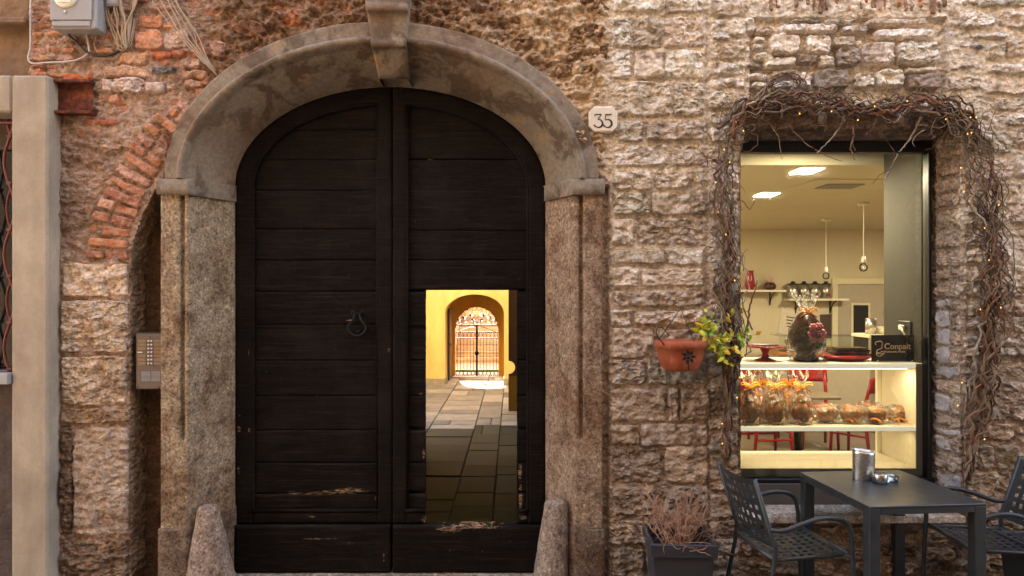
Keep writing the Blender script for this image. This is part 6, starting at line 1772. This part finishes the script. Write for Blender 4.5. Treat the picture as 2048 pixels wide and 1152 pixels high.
def perforated(G, nu, nv, hole=.5, border=1, th=.003):
    """sheet through the corner surface G(u,v) with square holes; returns MB"""
    mb = MB(); us = [0.0]; k = 0
    def lines(n):
        L = [0.0, .045]; w = (1 - .09) / n
        for i in range(n): L += [.045 + w * (i + .5 - hole / 2), .045 + w * (i + .5 + hole / 2)]
        return L + [.955, 1.0]
    U, V = lines(nu), lines(nv); idx = {}
    for s_ in (0, 1):
        for i, u in enumerate(U):
            for j, v in enumerate(V):
                p, n = G(u, v); idx[(s_, i, j)] = len(mb.v); mb.v.append(tuple(np.array(p) + np.array(n) * (th / 2 if s_ else -th / 2)))
    def is_hole(i, j): return 2 <= i < len(U) - 3 and 2 <= j < len(V) - 3 and i % 2 == 0 and j % 2 == 0
    for i in range(len(U) - 1):
        for j in range(len(V) - 1):
            if is_hole(i, j):
                for (a, b) in (((i, j), (i + 1, j)), ((i + 1, j), (i + 1, j + 1)), ((i + 1, j + 1), (i, j + 1)), ((i, j + 1), (i, j))):
                    mb.f.append((idx[(0, *a)], idx[(0, *b)], idx[(1, *b)], idx[(1, *a)]))
            else:
                for s_ in (0, 1):
                    q = (idx[(s_, i, j)], idx[(s_, i + 1, j)], idx[(s_, i + 1, j + 1)], idx[(s_, i, j + 1)]); mb.f.append(q if s_ else q[::-1])
    return mb
def street_chair(label):
    t = thing('metal_chair', label, 'chair', (0, 0, 0), 0, 'perforated metal chairs at the street table')
    A = M['anthracite']
    def seat(u, v):
        x = (u - .5) * .43; y = (v - .5) * .42; return (x, y, .445 - .014 * math.sin(math.pi * v) * 1 + .012 * v), (0, 0, 1)
    obj('seat', perforated(seat, 8, 8, .52), A, t, world_coords=False)
    def back(u, v):
        x = (u - .5) * .42; c = (1 - (2 * u - 1) ** 2)
        return (x, -.205 - .115 * v - .035 * c, .50 + .36 * v), (0, 1, .3)
    obj('backrest', perforated(back, 8, 6, .52), A, t, world_coords=False)
    for sx in (-1, 1):
        x = sx * .222
        obj('rear_leg', MB().tube([(sx * .235, -.30, -.018), (x, -.215, .40), (x, -.205, .50), (x, -.322, .868)], .0125, 8), A, t, True, world_coords=False)
        arm = [(sx * .262, .235, -.018), (sx * .262, .215, .42), (sx * .264, .205, .56), (sx * .264, .18, .625), (sx * .264, .12, .655), (sx * .262, .03, .66), (sx * .258, -.07, .635), (sx * .245, -.17, .60), (x, -.235, .60)]
        pp = []
        for i in range(len(arm) - 1):
            p0, p1, p2, p3 = [np.array(arm[min(max(k, 0), len(arm) - 1)]) for k in (i - 1, i, i + 1, i + 2)]
            for q in np.linspace(0, 1, 6)[:-1]: pp.append(.5 * (2 * p1 + (-p0 + p2) * q + (2 * p0 - 5 * p1 + 4 * p2 - p3) * q * q + (-p0 + 3 * p1 - 3 * p2 + p3) * q ** 3))
        pp.append(np.array(arm[-1]))
        obj('arm', MB().tube(pp, .0135, 8), A, t, True, world_coords=False)
        obj('seat_rail', MB().tube([(sx * .218, -.215, .437), (sx * .218, .21, .447)], .011, 6), A, t, True, world_coords=False)
        obj('bracket', MB().tube([(sx * .218, .19, .445), (sx * .262, .205, .445)], .009, 6), A, t, world_coords=False)
    obj('seat_rail', MB().tube([(-.218, .211, .452), (.218, .211, .452)], .011, 6), A, t, True, world_coords=False)
    obj('seat_rail', MB().tube([(-.222, -.211, .44), (.222, -.211, .44)], .011, 6), A, t, True, world_coords=False)
    return t
ch1 = street_chair('anthracite perforated metal armchair between the planter and the table')
ch1.location = (1.565, -.435, 0); ch1.rotation_euler = (0, 0, math.radians(-90 + 9))
ch2 = copy_tree(ch1); ch2['label'] = 'anthracite perforated metal armchair beyond the table, cut by the picture edge'
ch2.location = (2.735, -.36, 0); ch2.rotation_euler = (0, 0, math.radians(90 - 3))
